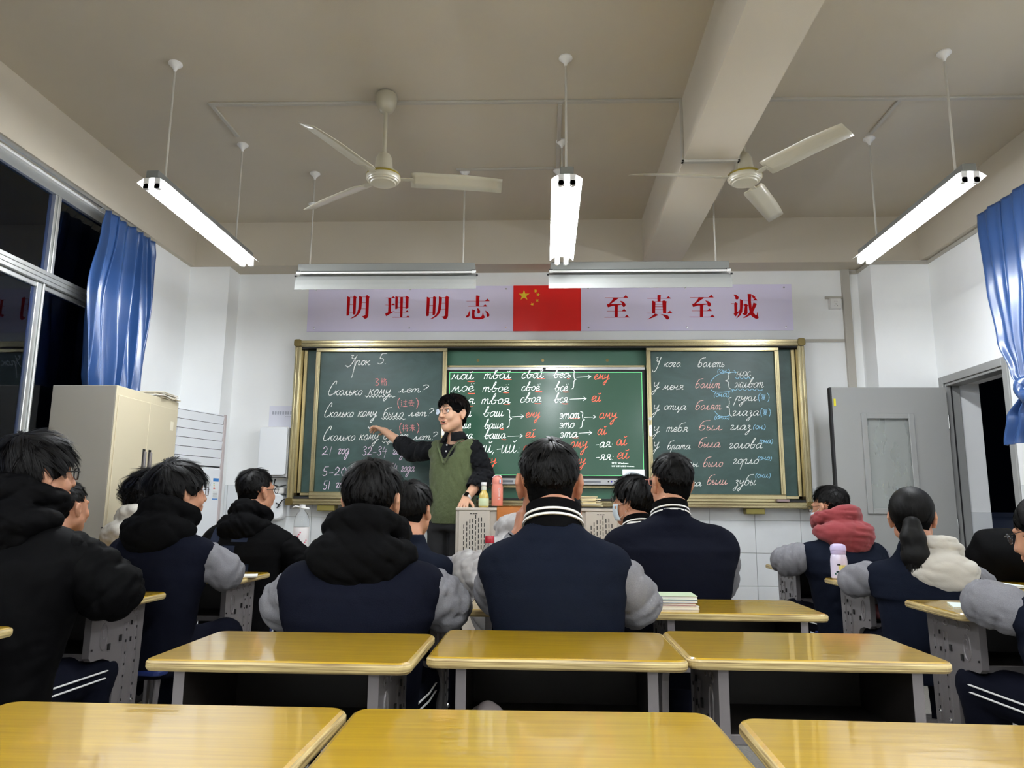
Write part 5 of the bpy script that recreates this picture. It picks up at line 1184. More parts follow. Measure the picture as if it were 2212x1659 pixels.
def head_prims(F, c, M, s=1.0, face=False, open_mouth=False):
    """skull, face, ears, nose in head space (x right, y forward, z up), centre c, turned by M, scale s"""
    A = np.array(M); Mi = A.T; c = np.array(c, float)
    def T(p): return c+A@(np.array(p, float)*s)
    def E(p, r, k=.012, cut=False, extra=None):
        RR = Mi if extra is None else np.array(Matrix(extra).inverted())@Mi
        F.ell(T(p), np.array(r)*s, k*s, rot=RR, cut=cut)
    E((0, -.012, .030), (.074, .092, .082)); E((0, .020, -.005), (.066, .076, .080)); E((0, .030, -.055), (.053, .056, .052), .02)
    F.cap(T((-.045, .012, -.058)), T((0, .068, -.092)), .022*s, .018*s, .03*s); F.cap(T((.045, .012, -.058)), T((0, .068, -.092)), .022*s, .018*s, .03*s)
    for q in (-1, 1):
        E((q*.030, .072, -.028), (.026, .020, .022), .015)                      # cheeks
        F.cap(T((q*.012, .090, .030)), T((q*.048, .072, .030)), .0085*s, .006*s, .012*s)    # brow ridge
        E((q*.031, .094, .012), (.016, .010, .011), .008, cut=True)
        # ear: bowl with a rim
        ex = Matrix.Rotation(R(q*18), 3, 'Z')
        E((q*.078, -.008, -.004), (.011, .020, .031), .008, extra=ex); E((q*.087, -.002, .000), (.006, .010, .016), .004, cut=True, extra=ex)
        F.cap(T((q*.083, -.020, .022)), T((q*.086, -.026, .0)), .006*s, .006*s, .006*s); F.cap(T((q*.076, -.004, -.030)), T((q*.078, -.006, -.036)), .007*s, .006*s, .006*s)
    F.cap(T((0, .096, .018)), T((0, .114, -.018)), .008*s, .012*s, .010*s); E((0, .108, -.022), (.017, .012, .009), .008)
    F.cap(T((-.020, .094, -.050)), T((.020, .094, -.050)), .0075*s, .0075*s, .006*s); F.cap(T((-.017, .092, -.062)), T((.017, .092, -.062)), .008*s, .008*s, .006*s)
    if open_mouth: E((0, .102, -.0565), (.019, .016, .0065), .003, cut=True)
    return T

def hair_strands(name, mt, parent, c, M, s, n, crown, mask, length, lift, seed, width=.0026, droop=.35, wav=.0, rad=(.0785, .0965, .0865), cen=(0, -.012, .030), segs=5):
    """tapered locks rooted on the scalp, combed away from the crown"""
    rng = np.random.RandomState(seed); A = np.array(M); K = 520
    C = rng.normal(size=(K*4, 3)); C /= np.linalg.norm(C, axis=1)[:, None]; C = C[mask(C)][:K]; K = len(C)
    j = rng.randint(0, K, n); D = C[j]+rng.normal(size=(n, 3))*.055; D /= np.linalg.norm(D, axis=1)[:, None]
    cr = np.array(crown, float); cr /= np.linalg.norm(cr); rad = np.array(rad); cen = np.array(cen); base = np.mean(rad)
    cl, cf, ct, cs, cp = rng.uniform(.65, 1.2, K), rng.uniform(.15, 1.5, K), rng.normal(size=K)*.32+.18, rng.uniform(-1, 1, K), rng.uniform(0, 6.28, K)
    def flow(D, jj):
        t = D-(D@cr)[:, None]*cr; T_ = t/(np.linalg.norm(t, axis=1)[:, None]+1e-6)
        T_ = T_-(np.sum(T_*D, 1))[:, None]*D; T_ /= np.linalg.norm(T_, axis=1)[:, None]+1e-9
        T_ = T_+np.cross(D, T_)*ct[jj][:, None]; T_[:, 2] -= droop*.5
        T_ = T_-(np.sum(T_*D, 1))[:, None]*D; T_ /= np.linalg.norm(T_, axis=1)[:, None]+1e-9; return T_
    def path(D, T_, L_, lf, jj, u):
        ang = (u*L_/base)[:, None]; P_ = D*np.cos(ang)+T_*np.sin(ang); out = 1+((.002+lf*(u**1.2))/base)[:, None]
        p = P_*rad*out+cen; p = p+np.cross(T_, D)*(wav*np.sin(u*6+cp[jj])+.004*cs[jj]*u)[:, None]
        p[:, 2] -= droop*.012*u*u; return p
    T_ = flow(D, j); TC = flow(C, np.arange(K)); L_ = length(D)*cl[j]*rng.uniform(.85, 1.1, n); lf = lift(D)*cf[j]; LC = length(C)*cl; lc_ = lift(C)*cf*1.1
    side = np.cross(T_, D); wdt = width*rng.uniform(.5, 1.3, n); vs = []; off = rng.uniform(0, .003, n)[:, None]
    for k in range(segs+1):
        u = k/segs; p = path(D, T_, L_, lf, j, u); pc = path(C, TC, LC, lc_, np.arange(K), u)[j]; q_ = .72*u**1.5
        pos = p*(1-q_)+pc*q_+D*off; w_ = (wdt*(1-u**2.2)*.5+.0001)[:, None]
        vs.append(pos-side*w_); vs.append(pos+side*w_)
    V = np.stack(vs, 1).reshape(-1, 3)*s@A.T+np.array(c)
    m2 = 2*(segs+1); b0 = (np.arange(n)*m2)[:, None, None]; q = np.array([[2*k, 2*k+1, 2*k+3, 2*k+2] for k in range(segs)])[None]
    Fc = (b0+q).reshape(-1, 4)
    me = bpy.data.meshes.new(name); me.vertices.add(len(V)); me.vertices.foreach_set('co', V.astype(np.float32).ravel()); me.loops.add(len(Fc)*4); me.polygons.add(len(Fc))
    me.loops.foreach_set('vertex_index', Fc.astype(np.int32).ravel()); me.polygons.foreach_set('loop_start', np.arange(0, len(Fc)*4, 4, dtype=np.int32)); me.polygons.foreach_set('use_smooth', np.ones(len(Fc), bool)); me.update(calc_edges=True)
    me.materials.append(mt); o = bpy.data.objects.new(name, me); COL.objects.link(o); o.parent = parent; o['kind'] = 'stuff'; return o

def make_hair(par, c, M, s, style, mt, seed):
    """cap of hair under loose locks; the hairline leaves the face, the ears and the nape free"""
    A = np.array(M); Mi = A.T; c = np.array(c, float)
    def T(p): return c+A@(np.array(p, float)*s)
    def rr(v): return np.array(v)*s
    lo, hi = c-.17*s, c+.17*s; F = Field(lo-np.array([.02, .02, .02]), hi+.02, .0055*s)
    th = {'short': 1.0, 'fade': .93, 'buzz': .9, 'thick': 1.08, 'curly': 1.12, 'tail': 1.0, 'side': 1.06}[style]
    E = lambda p, r, k=.01, cut=False: F.ell(T(p), rr(r), k*s, rot=Mi, cut=cut)
    E((0, -.016, .036), (.077*th, .096*th, .086*th))
    if style in ('thick', 'curly', 'side', 'short'): E((0, .030, .072), (.066*th, .062, .050*th), .03)
    low = {'short': -.062, 'fade': -.055, 'buzz': -.05, 'thick': -.080, 'curly': -.080, 'tail': -.085, 'side': -.066}[style]
    E((0, -.050, -.02), (.061*th, .042*th, .066), .02)
    # free the face, the area round the ears, and the neck
    if style == 'side': E((0, .118, .005), (.082, .066, .086), .008, True)
    if style == 'tail': E((0, .115, -.03), (.062, .065, .085), .008, True)
    else:
        E((0, .118, -.025), (.075, .070, .088), .008, True)
        for q in (-1, 1): E((q*.088, .018, -.035), (.028, .050, .050 if style != 'thick' else .042), .008, True)
    n_ = A[:, 2]*-1; tilt = A@np.array((0, .25, -1)); tilt = tilt/np.linalg.norm(tilt)
    F.half(tilt, float(tilt@c)-low*s)
    if style == 'curly': F.folds(.014, 60, seed)
    else: F.folds(.004, 90, seed)
    F.mesh('hair', M_CAP, par)
    def mask(D):
        z, y, x = D[:, 2], D[:, 1], np.abs(D[:, 0])
        m_ = (z > -.80) & ((y < -.2) | (z > -.5)) & ~((y > .25) & (z < .50-.1*x)) & ~((x > .72) & (y > -.28) & (z < .02))
        if style == 'side': m_ &= ~((y > .2) & (z < .66))
        if style == 'buzz': m_ &= (z > -.45)
        return m_
    if style == 'short': ln = lambda D: .030+.030*np.clip(D[:, 2]+.1, 0, 1); lf = lambda D: .004+.012*np.clip(D[:, 2], 0, 1)
    elif style == 'fade': ln = lambda D: .017+.036*np.clip(D[:, 2]+.0, 0, 1); lf = lambda D: .003+.013*np.clip(D[:, 2]-.2, 0, 1)
    elif style == 'buzz': ln = lambda D: .008+.010*np.clip(D[:, 2], 0, 1); lf = lambda D: .002+.004*np.clip(D[:, 2], 0, 1)
    elif style == 'thick': ln = lambda D: .045+.030*np.clip(D[:, 2]+.3, 0, 1); lf = lambda D: .008+.014*np.clip(D[:, 2]+.2, 0, 1)
    elif style == 'curly': ln = lambda D: .045+0*D[:, 2]; lf = lambda D: .020+0*D[:, 2]
    elif style == 'side': ln = lambda D: .040+.03*np.clip(D[:, 2], 0, 1); lf = lambda D: .005+.013*np.clip(D[:, 2], 0, 1)
    else: ln = lambda D: .09+0*D[:, 2]; lf = lambda D: .003+0*D[:, 2]
    crown = {'tail': (0, .5, .9), 'side': (.35, -.1, .9)}.get(style, (.12, -.42, .9))
    hair_strands('hair_locks', mt, par, c, M, s, {'buzz': 4500, 'tail': 6000, 'curly': 5500}.get(style, 6500), crown, mask, ln, lf, seed, wav=.006 if style == 'curly' else .0012, rad=(.0795*th, .0985*th, .0885*th), cen=(0, -.016, .036), width=.0034, droop=.15 if style == 'fade' else .35)
    return T

def glasses(par, T, mt, w_=.0016, rim='round', r=.0215, s=1.0):
    mb = MB(); lens = MB()
    for q in (-1, 1):
        pts = []
        for k in range(20):
            a = 2*math.pi*k/20; ca, sa = math.cos(a), math.sin(a)
            if rim == 'square': u = abs(ca)**.6*(1 if ca > 0 else -1); v = abs(sa)**.6*(1 if sa > 0 else -1)
            else: u, v = ca, sa
            pts.append(T((q*.033+u*r, .112-.010*abs(u*.5+q*.6)**2, .012+v*r*.82)))
        mb.tube(pts, w_*s, 6, closed=True)
        lens.add(pts, [tuple(range(20))])
        mb.tube([T((q*(.033+r), .106, .018)), T((q*.076, .085, .018)), T((q*.083, .0, .014)), T((q*.084, -.022, .008)), T((q*.084, -.030, -.008))], w_*.9*s, 6)
    mb.tube([T((-.033+r*.95, .112, .018)), T((0, .118, .021)), T((.033-r*.95, .112, .018))], w_*s, 6)
    g_ = mb.build('glasses', mt, par, smooth=True); lens.build('lens', M_LENS, g_, fix=False); return g_

def face_mask(par, T, mt):
    vs = []; nu, nv = 14, 9
    for j in range(nv):
        v = j/(nv-1)
        for i in range(nu):
            u = i/(nu-1)*2-1; z = -.012-.082*v; bulge = .116+.010*math.sin(math.pi*v)-.060*abs(u)**2.4-.012*v
            vs.append(T((u*.064*(1-.12*v), bulge, z)))
    fs = [(j*nu+i, j*nu+i+1, (j+1)*nu+i+1, (j+1)*nu+i) for j in range(nv-1) for i in range(nu-1)]
    o = MB().add(vs, fs).build('face_mask', mt, par, smooth=True, fix=False); so = o.modifiers.new('solid', 'SOLIDIFY'); so.thickness = .002
    lp_ = MB()
    for q in (-1, 1):
        lp_.tube([T((q*.060, .064, -.018)), T((q*.078, .01, -.005)), T((q*.086, -.022, .015))], .0013, 5); lp_.tube([T((q*.056, .056, -.088)), T((q*.074, .0, -.045)), T((q*.084, -.022, -.022))], .0013, 5)
    lp_.build('ear_loops', M_STRIPE, o, smooth=True)

def collar(par, cx, cy, cz, r, tilt=.35, h=.045):
    """striped knit collar: a standing band, high behind, with two white lines"""
    def ring(z, rr): return [(cx+rr*1.05*math.cos(a), cy+rr*math.sin(a), cz+z-tilt*(rr*math.sin(a))) for a in [2*math.pi*k/40 for k in range(40)]]
    def band(z0, z1, r0, r1, nm, mt):
        a, b_ = ring(z0, r0), ring(z1, r1); a2, b2 = ring(z0, r0-.006), ring(z1, r1-.006); n = 40
        fs = []
        for i in range(n): j = (i+1) % n; fs += [(i, j, n+j, n+i), (2*n+i, 3*n+i, 3*n+j, 2*n+j), (n+i, n+j, 3*n+j, 3*n+i), (i, 2*n+i, 2*n+j, j)]
        return MB().add(a+b_+a2+b2, fs).build(nm, mt, par, smooth=True)
    base = band(-.042, h, r+.010, r, 'collar', M_BLK)
    for z in (-.006, .012):
        o = band(z, z+.0065, r+.0112-z*.22, r+.0100-z*.22, 'collar_stripe', M_STRIPE)
    return base

def hand(F, w_, d, up, s=1.0, curl=.4, side=1, spread=.12):
    """palm, four unequal bent fingers and a thumb grown into field F from wrist w_, pointing along d, with back of the hand facing up"""
    d = Vector(d).normalized(); up = Vector(up); up = (up-d*up.dot(d)).normalized(); x = d.cross(up)*side
    w_ = Vector(w_); V = lambda v: np.array(v)
    for q in (-.026, -.009, .009, .025): F.cap(V(w_+x*(q*.6*s)), V(w_+d*(.075*s)+x*(q*s)), .016*s, .0125*s, .012*s)
    for i, (q, ln) in enumerate(((-.030, .066), (-.010, .078), (.010, .072), (.029, .056))):
        p = w_+d*(.078*s)+x*(q*s); a = curl*.5; dd = (d+x*(q/.03*spread)).normalized()
        for k, fr in enumerate((.45, .31, .24)):
            v = (dd*math.cos(a)-up*math.sin(a)); p2 = p+v*(ln*fr*s); F.cap(V(p), V(p2), (.0092-.0008*k)*s, (.0085-.0009*k)*s, .004*s); p = p2; a += curl*.8
    p = w_+d*(.022*s)-x*(.026*s); v = (d*.62-x*.62-up*.3).normalized()
    for k, ln in enumerate((.036, .030, .024)):
        p2 = p+v*(ln*s); F.cap(V(p), V(p2), (.0125-.001*k)*s, (.0105-.001*k)*s, .006*s); p = p2; v = (v+d*.35).normalized()

def seated(name, label, x, y, yaw=0, top=1.31, dx=0, lean=.10, bulk=1.0, hs=1.0, hyaw=0, hpitch=0, hroll=0, hair='short', outfit='varsity', hood=None, coll=False, spec=None, mask_=False,
           elb=((.25, .12, .80), (.25, .12, .80)), han=((.10, .33, .79), (.10, .33, .79)), navy=None, skin=None, seed=1, chin_hand=False, tail=False, sleeve=None, hdx=0, hdy=0, sh=1.0, stripe=True):
    """a pupil on a stool, facing +y before the yaw; elb / han: left then right, as (|x|, y, z)"""
    t = empty('person', (x, y, 0), R(yaw), label, 'person'); navy = navy or M_NAVY; skin = skin or M_SKIN
    hc = Vector((dx+hdx, .06+lean*.75+hdy, top-.118*hs)); HM = rot3(hyaw, hpitch, hroll)
    nb = Vector((dx, .02+lean*.6, top-.272)); SHZ = nb.z-.088; hs = hs*1.11; hc.z = top-.120*hs
    hipz = .50; cy = lambda z: lean*(z-.5)*1.15
    side = (-1, 1)
    # ---- body: one continuous surface, mostly under clothes
    F = Field((-.46, -.22, 0), (.46, .62, top+.06), .014, [((hc.x-.11*hs, hc.y-.13*hs, hc.z-.14*hs), (hc.x+.11*hs, hc.y+.14*hs, hc.z+.13*hs), .0048)] + ([((-.22, hc.y-.02, hc.z-.28), (.02, hc.y+.16, hc.z+.0), .0055)] if chin_hand else []))
    T = head_prims(F, hc, HM, hs)
    F.chain([T((0, -.022, -.045)), np.array(nb+Vector((0, -.01, .03))), np.array(nb+Vector((0, -.02, -.05)))], [.054*hs, .054*hs, .075], .03)
    F.loft([(hipz-.06, 0, 0, .14, .10), (hipz+.10, 0, .01, .13, .09), (SHZ-.12, dx*.8, cy(SHZ-.12), .15, .10), (SHZ+.01, dx, cy(SHZ), .13, .07), (nb.z, dx, nb.y-.01, .06, .055)], .03)
    E_, H_ = [], []
    for i, q in enumerate(side):
        s0 = Vector((dx+q*.155*bulk, cy(SHZ)+.0, SHZ-.025)); e0 = Vector((q*(elb[i][0]-.015), elb[i][1], elb[i][2]-.005)); h0 = Vector((q*han[i][0], han[i][1], han[i][2])); E_.append((s0, e0)); H_.append(h0)
        if chin_hand and i == 0: h0 = hc+Vector((-.100, .030, -.165)); H_[-1] = h0
        F.chain([s0, e0, h0], [.045, .036, .026], .02)
        if chin_hand and i == 0: hand(F, h0, Vector((.15, .1, 1)), Vector((-1, -.35, .1)), .92, 1.1, 1)
        else: hand(F, h0, (-q*.45, .9, -.03), (0, 0, 1), .9, .3, q)
        F.chain([(q*.09, .0, hipz-.02), (q*.13, .38, hipz-.01), (q*.12, .34, .09)], [.07, .055, .04], .03); F.cap((q*.12, .33, .05), (q*.13, .45, .035), .035, .03)
    F.mesh('body', skin, t)
    # ---- trousers and shoes
    F = Field((-.26, -.2, .05), (.26, .5, .66), .015)
    F.loft([(hipz-.08, 0, 0, .155, .12), (hipz+.10, 0, .01, .15, .11)], .03)
    for q in side: F.chain([(q*.09, .0, hipz-.01), (q*.13, .38, hipz), (q*.12, .345, .10)], [.085, .072, .058], .03)
    F.folds(.006, 40, seed+3); tr_ = F.mesh('trousers', M_JEAN, t)
    if stripe:
        for q in side:
            for dz in (-.012, .012): MB().tube([(q*.172, .02, hipz-.01+dz), (q*.203, .2, hipz+dz), (q*.204, .38, hipz+dz)], .0032, 6).build('side_stripe', M_STRIPE, tr_, smooth=True)
    for q in side:
        F = Field((q*.125-.07, .24, 0), (q*.125+.07, .54, .16), .011); F.chain([(q*.12, .31, .055), (q*.13, .45, .042)], [.045, .038], .03); F.cap((q*.12, .31, .07), (q*.12, .32, .11), .04, .042); F.half((0, 0, -1), -.006); F.mesh('shoe', M_SHOE, t)
    # ---- top
    puffy = outfit in ('puffer', 'coat'); ry = .125*bulk+(.02 if puffy else 0); bw = bulk*(1.08 if puffy else 1)
    def trunk(F, g=0.):
        F.loft([(.40, 0, -.0, .165*bw+g, .135+g), (.55, dx*.2, cy(.55), .172*bw+g, .13+g), (.72, dx*.5, cy(.72), .185*bw+g, ry+g), (SHZ-.12, dx*.8, cy(SHZ-.12), .208*bw*sh+g, ry+.005+g), (SHZ-.05, dx*.9, cy(SHZ-.05), .205*bw*sh+g, ry-.005+g), (SHZ, dx, cy(SHZ), .182*bw*sh+g, .108+g), (SHZ+.03, dx, cy(SHZ)+.001, .148*bw*sh+g, .092+g), (SHZ+.055, dx, cy(SHZ)+.002, .112*bw*sh+g, .085+g), (nb.z, dx, nb.y-.01, .082+g, .075+g), (nb.z+.035, dx, nb.y-.010, .070, .074)], .03, 2.3)
    tm = {'varsity': navy, 'black': M_BLK, 'coat': M_BLKS, 'puffer': M_PUFF}[outfit]
    F = Field((-.42, -.30, .36), (.42, .40, nb.z+.08), .0095); trunk(F)
    for i, q in enumerate(side):
        s0, e0 = E_[i]; F.cap(s0+Vector((-q*.02, 0, -.01)), s0+(e0-s0)*(.12 if outfit == 'varsity' else .3), .066*bulk, .064*bulk, .04)
    F.folds(.0035 if outfit != 'puffer' else .012, 13 if not puffy else 30, seed, (0, 0, 0) if outfit != 'puffer' else (0, 0, 1), 1 if outfit != 'puffer' else .2); F.folds(.0022, 34, seed+11, (0, 0, .6))
    jk = F.mesh('jacket', tm, t)
    sm = sleeve or {'varsity': M_GREY, 'black': M_BLK, 'coat': M_BLKS, 'puffer': M_PUFF}[outfit]
    for i, q in enumerate(side):
        s0, e0 = E_[i]; h0 = H_[i]; pd = .014 if puffy else 0
        lo = [min(s0[k], e0[k], h0[k])-.12 for k in range(3)]; hi = [max(s0[k], e0[k], h0[k])+.12 for k in range(3)]
        F = Field(lo, hi, .0085); w1 = e0+(h0-e0)*.80
        F.chain([s0+(e0-s0)*.14, s0+(e0-s0)*.55, e0, e0+(w1-e0)*.5, w1], [.050*bulk+pd, .060*bulk+pd, .060*bulk+pd, .052*bulk+pd, .040+pd*.5], .03)
        F.folds(.014, 34, seed*7+i, tuple((e0-s0).normalized()), .36); F.folds(.005, 55, seed*5+i, tuple((h0-e0).normalized()), .4)
        sl = F.mesh('sleeve', sm, jk)
        if outfit == 'varsity':
            dd = (h0-w1).normalized(); p_ = w1-dd*.01
            MB().tube([p_, p_+dd*.045], [.040, .034], 16).build('cuff', M_BLK, sl, smooth=True)
            for k in (.012, .028): MB().tube([p_+dd*k, p_+dd*(k+.007)], [.0405-k*.13, .0400-k*.13], 16).build('cuff_stripe', M_STRIPE, sl, smooth=True)
    if coll: collar(t, dx, nb.y+.0, nb.z+.000, .067*hs, .42, .050)
    if hood is not None:
        sz = hood[1] if isinstance(hood, tuple) else 1.0; hm = hood[0] if isinstance(hood, tuple) else hood; up_ = hood[2] if isinstance(hood, tuple) and len(hood) > 2 else 0
        n0 = Vector((dx+(hood[3] if isinstance(hood, tuple) and len(hood) > 3 else 0), nb.y, nb.z+.012+up_)); F = Field((dx-.26, n0.y-.30, n0.z-.24), (dx+.26, n0.y+.20, n0.z+.12), .0075)
        ring = [(n0.x+.088*sz*math.cos(a), n0.y+.084*sz*math.sin(a)+.0, n0.z-.034*math.sin(a)+.010) for a in [2*math.pi*k/14 for k in range(15)]]
        F.chain(ring, [.030*sz+.006*math.sin(k*1.3) for k in range(15)], .02)
        ring2 = [(n0.x+.125*sz*math.cos(a), n0.y-.02+.100*sz*math.sin(a), n0.z-.045-.050*sz*math.sin(a)*-.0-.02) for a in [math.pi*k/10+math.pi for k in range(11)]]
        F.chain(ring2, [.022, .03, .034, .036, .038, .038, .038, .036, .034, .03, .022], .03)
        F.ell((n0.x, n0.y-.115, n0.z-.075*sz), (.115*sz, .045*sz, .085*sz), .04, rot=('X', -14))
        F.cap((n0.x, n0.y, n0.z-.10), (n0.x, n0.y+.005, n0.z+.13), .072*hs, .072*hs, .01, cut=True)
        F.folds(.009, 24, seed+21, (0, .3, 1), .8); F.folds(.007, 44, seed+22, (.3, 0, 1), .45)
        F.mesh('hood', hm, t)
    # ---- hair, glasses, mask
    hm_ = M_HAIR
    make_hair(t, hc, HM, hs, hair, hm_, seed)
    if tail:
        a = Vector(T((0, -.108, -.012))); pts = [a, a+Vector((-.006, -.022, -.012)), a+Vector((-.010, -.038, -.07)), a+Vector((-.006, -.044, -.15)), a+Vector((.004, -.046, -.24)), a+Vector((.02, -.044, -.33))]
        F = Field((a.x-.12, a.y-.13, a.z-.33), (a.x+.14, a.y+.06, a.z+.06), .006); F.chain(pts, [.020, .032, .048, .054, .042, .010], .02); F.folds(.0012, 60, 4, (1, 0, 0)); pt_ = F.mesh('ponytail', hm_, t)
        MB().tube([a+Vector((-.003, -.012, -.004)), a+Vector((-.007, -.026, -.004))], .022, 14).build('hair_tie', M_BLK, pt_, smooth=True)
        rng = np.random.RandomState(3); mb = MB()
        for k in range(1100):
            u = rng.uniform(0, 6.28); r0 = rng.uniform(.6, 1.05); q = []
            for j in range(7):
                f_ = j/6; i0 = min(4, int(f_*5)); pp = pts[i0].lerp(pts[i0+1], f_*5-i0); ra = [.020, .034, .050, .056, .046, .018][i0]*(1-(f_*5-i0))+[.020, .034, .050, .056, .046, .022][min(5, i0+1)]*(f_*5-i0)
                q.append(pp+Vector((math.cos(u)*ra*r0, math.sin(u)*ra*r0, -.02*f_*rng.uniform(.8, 2.6))))
            w3 = .0017; vs = []
            for j, p_ in enumerate(q): vs += [p_-Vector((w3*(1-j/7), 0, 0)), p_+Vector((w3*(1-j/7), 0, 0))]
            mb.add(vs, [(2*j, 2*j+1, 2*j+3, 2*j+2) for j in range(6)])
        mb.build('ponytail_strands', hm_, pt_, kind='stuff', fix=False)
    if spec: glasses(t, T, spec[0], spec[1], spec[2], spec[3] if len(spec) > 3 else .0215)
    if mask_: face_mask(t, T, M_MASK)
    # stool under the pupil
    st_ = copy_tree(STOOL0); c_, s_ = math.cos(R(yaw)), math.sin(R(yaw)); st_.location = (x-.0*s_, y, 0); st_.rotation_euler = (0, 0, R(yaw)); st_['category'] = 'stool'; st_['group'] = 'blue stools under the pupils'
    st_['label'] = 'blue stool under '+label.split(',')[0]
    return t
# ------------------------------------------------------------------ the pupils
SB = mat('black spectacle frame', (14, 14, 15), .3); SM = mat('thin metal spectacle frame', (60, 56, 54), .25, metal=.8); SPK = mat('pink spectacle frame', (190, 130, 120), .3)
seated('boy', 'boy in black coat and black glasses, at the left edge', -1.80, 2.40, yaw=-3, top=1.335, lean=.12, bulk=1.22, hs=1.02, hair='thick', outfit='coat', spec=(SB, .0026, 'square', .022), hyaw=-24, elb=((.28, .10, .82), (.33, .16, .82)), seed=3, hood=(M_BLKS, 1.15, .035))
seated('boy', 'boy with hooded black top and grey sleeves, left of centre', -.575, 2.30, top=1.25, lean=.16, bulk=1.14, hs=1.0, hair='short', outfit='varsity', hood=(M_BLK, 1.12, .03), elb=((.265, .12, .80), (.275, .13, .80)), seed=5, hpitch=-6, hyaw=-6)
seated('boy', 'boy with white striped collar, chin on his left hand', .055, 2.30, top=1.325, lean=.10, bulk=1.03, hs=1.09, hair='fade', outfit='varsity', navy=M_NAVY2, coll=True, elb=((.225, .18, .84), (.245, .10, .82)), seed=7, chin_hand=True, hyaw=2, skin=M_SKIN2, dx=-.03, hdx=-.012)
seated('boy', 'boy with black hood and grey sleeve, thin glasses, in front of the air conditioner', -1.70, 3.22, yaw=-10, top=1.29, lean=.10, bulk=1.10, hs=1.02, hair='thick', outfit='varsity', hood=(M_BLK, 1.05, .03), spec=(SM, .0014, 'square', .021), hyaw=-24, elb=((.25, .12, .80), (.28, .14, .82)), seed=9)
seated('boy', 'boy with cropped hair half hidden behind the black coat', -2.31, 3.30, yaw=-8, top=1.205, lean=.18, bulk=.95, hs=.9, hair='fade', outfit='varsity', elb=((.24, .12, .80), (.26, .14, .80)), seed=11, hyaw=-6)
seated('pupil', 'pupil with curly hair and white hood, before the cream cabinet', -2.20, 3.90, yaw=-4, top=1.275, lean=.14, bulk=.95, hs=1.12, hair='curly', outfit='varsity', hood=(M_WHT, 1.12), elb=((.24, .12, .80), (.24, .14, .80)), seed=13, hyaw=-12, hpitch=-14)
seated('boy', 'boy in black printed jacket and glasses, before the chalkboard', -1.69, 4.12, yaw=-6, top=1.315, lean=.12, bulk=1.12, hs=1.0, hair='fade', outfit='black', hood=(M_BLK, .95), spec=(SB, .0020, 'round', .020), hyaw=-22, elb=((.26, .12, .81), (.30, .12, .82)), seed=15, sleeve=M_BLKS)
seated('boy', 'boy in navy jacket sitting directly below the teacher', -.63, 3.32, yaw=-4, top=1.215, lean=.14, bulk=.98, hs=.96, hair='short', outfit='varsity', navy=M_NAVY2, elb=((.24, .12, .80), (.245, .13, .80)), seed=17, hyaw=-12, coll=False)
seated('pupil', 'pupil in white padded jacket behind the chin-resting boy', -.03, 3.30, yaw=0, top=1.20, lean=.10, bulk=1.3, hs=.95, hair='short', outfit='puffer', hood=(M_PUFF, 1.6, .055), elb=((.335, .12, .81), (.30, .12, .81)), seed=19, sh=1.05, hdx=.10)
seated('boy', 'boy with face mask and glasses turned to the left', .52, 4.08, yaw=10, top=1.275, lean=.10, bulk=.92, hs=1.0, hair='thick', outfit='varsity', coll=True, spec=(SB, .0018, 'round', .020), mask_=True, hyaw=42, elb=((.24, .12, .80), (.24, .12, .80)), seed=21, navy=mat('light patterned shoulder', (188, 188, 186), .9, var=.1, vscale=30))
seated('boy', 'tall boy with cropped hair and striped collar, pink glasses', .515, 3.24, yaw=2, dx=.03, hdx=.018, top=1.345, lean=.06, bulk=1.30, hs=.98, hair='fade', outfit='varsity', coll=True, spec=(SPK, .0018, 'square', .020), hyaw=14, elb=((.24, .20, .80), (.27, .18, .80)), han=((.06, .34, .79), (.06, .34, .79)), seed=23, sh=.98)
seated('boy', 'boy in red hood with face mask and glasses, by the open door', 1.70, 4.32, yaw=12, top=1.245, lean=.13, bulk=1.15, hs=.98, hair='fade', outfit='varsity', navy=M_NAVY2, hood=(M_REDH, 1.12, .06), spec=(SM, .0013, 'round', .020), mask_=True, hyaw=18, hpitch=-8, elb=((.32, .14, .82), (.27, .12, .80)), seed=25)
seated('girl', 'girl with ponytail and white hood', 1.64, 3.38, yaw=-14, top=1.205, lean=.10, bulk=.98, hs=1.0, hair='tail', outfit='varsity', hood=(M_WHT, 1.0, -.03, .06), tail=True, elb=((.27, .13, .79), (.25, .13, .79)), seed=27, hyaw=-12, navy=M_NAVY2)
seated('girl', 'girl with thin glasses cut off by the right edge', 1.69, 2.44, yaw=4, top=1.16, lean=.12, bulk=1.0, hs=.98, hair='tail', outfit='varsity', spec=(SM, .0013, 'round', .020), hyaw=20, hpitch=-16, elb=((.25, .15, .81), (.25, .13, .79)), seed=29, navy=M_NAVY2)

ej = [o for o in bpy.data.objects if o.name.startswith('jacket') and o.parent and 'printed jacket' in o.parent.get('label', '')][0]
for (u, z, hu, hz) in ((-.115, .93, .03, .055), (.035, .955, .045, .045), (-.02, .83, .04, .06), (.06, .76, .05, .035), (-.10, 1.0, .012, .01), (-.075, .985, .012, .01)):
    nn = 8; vs = [(u+hu*(2*i/nn-1), -.30, z+hz*(2*j/nn-1)) for j in range(nn+1) for i in range(nn+1)]
    o = MB().add(vs, [(j*(nn+1)+i, j*(nn+1)+i+1, (j+1)*(nn+1)+i+1, (j+1)*(nn+1)+i) for j in range(nn) for i in range(nn)]).build('printed_patch', mat('slate print', (30, 36, 52), .8, spec=.1), ej, fix=False)
    sw_ = o.modifiers.new('wrap', 'SHRINKWRAP'); sw_.target = ej; sw_.wrap_method = 'PROJECT'; sw_.use_project_x = False; sw_.use_project_y = True; sw_.use_positive_direction = True; sw_.use_negative_direction = False; sw_.offset = .002
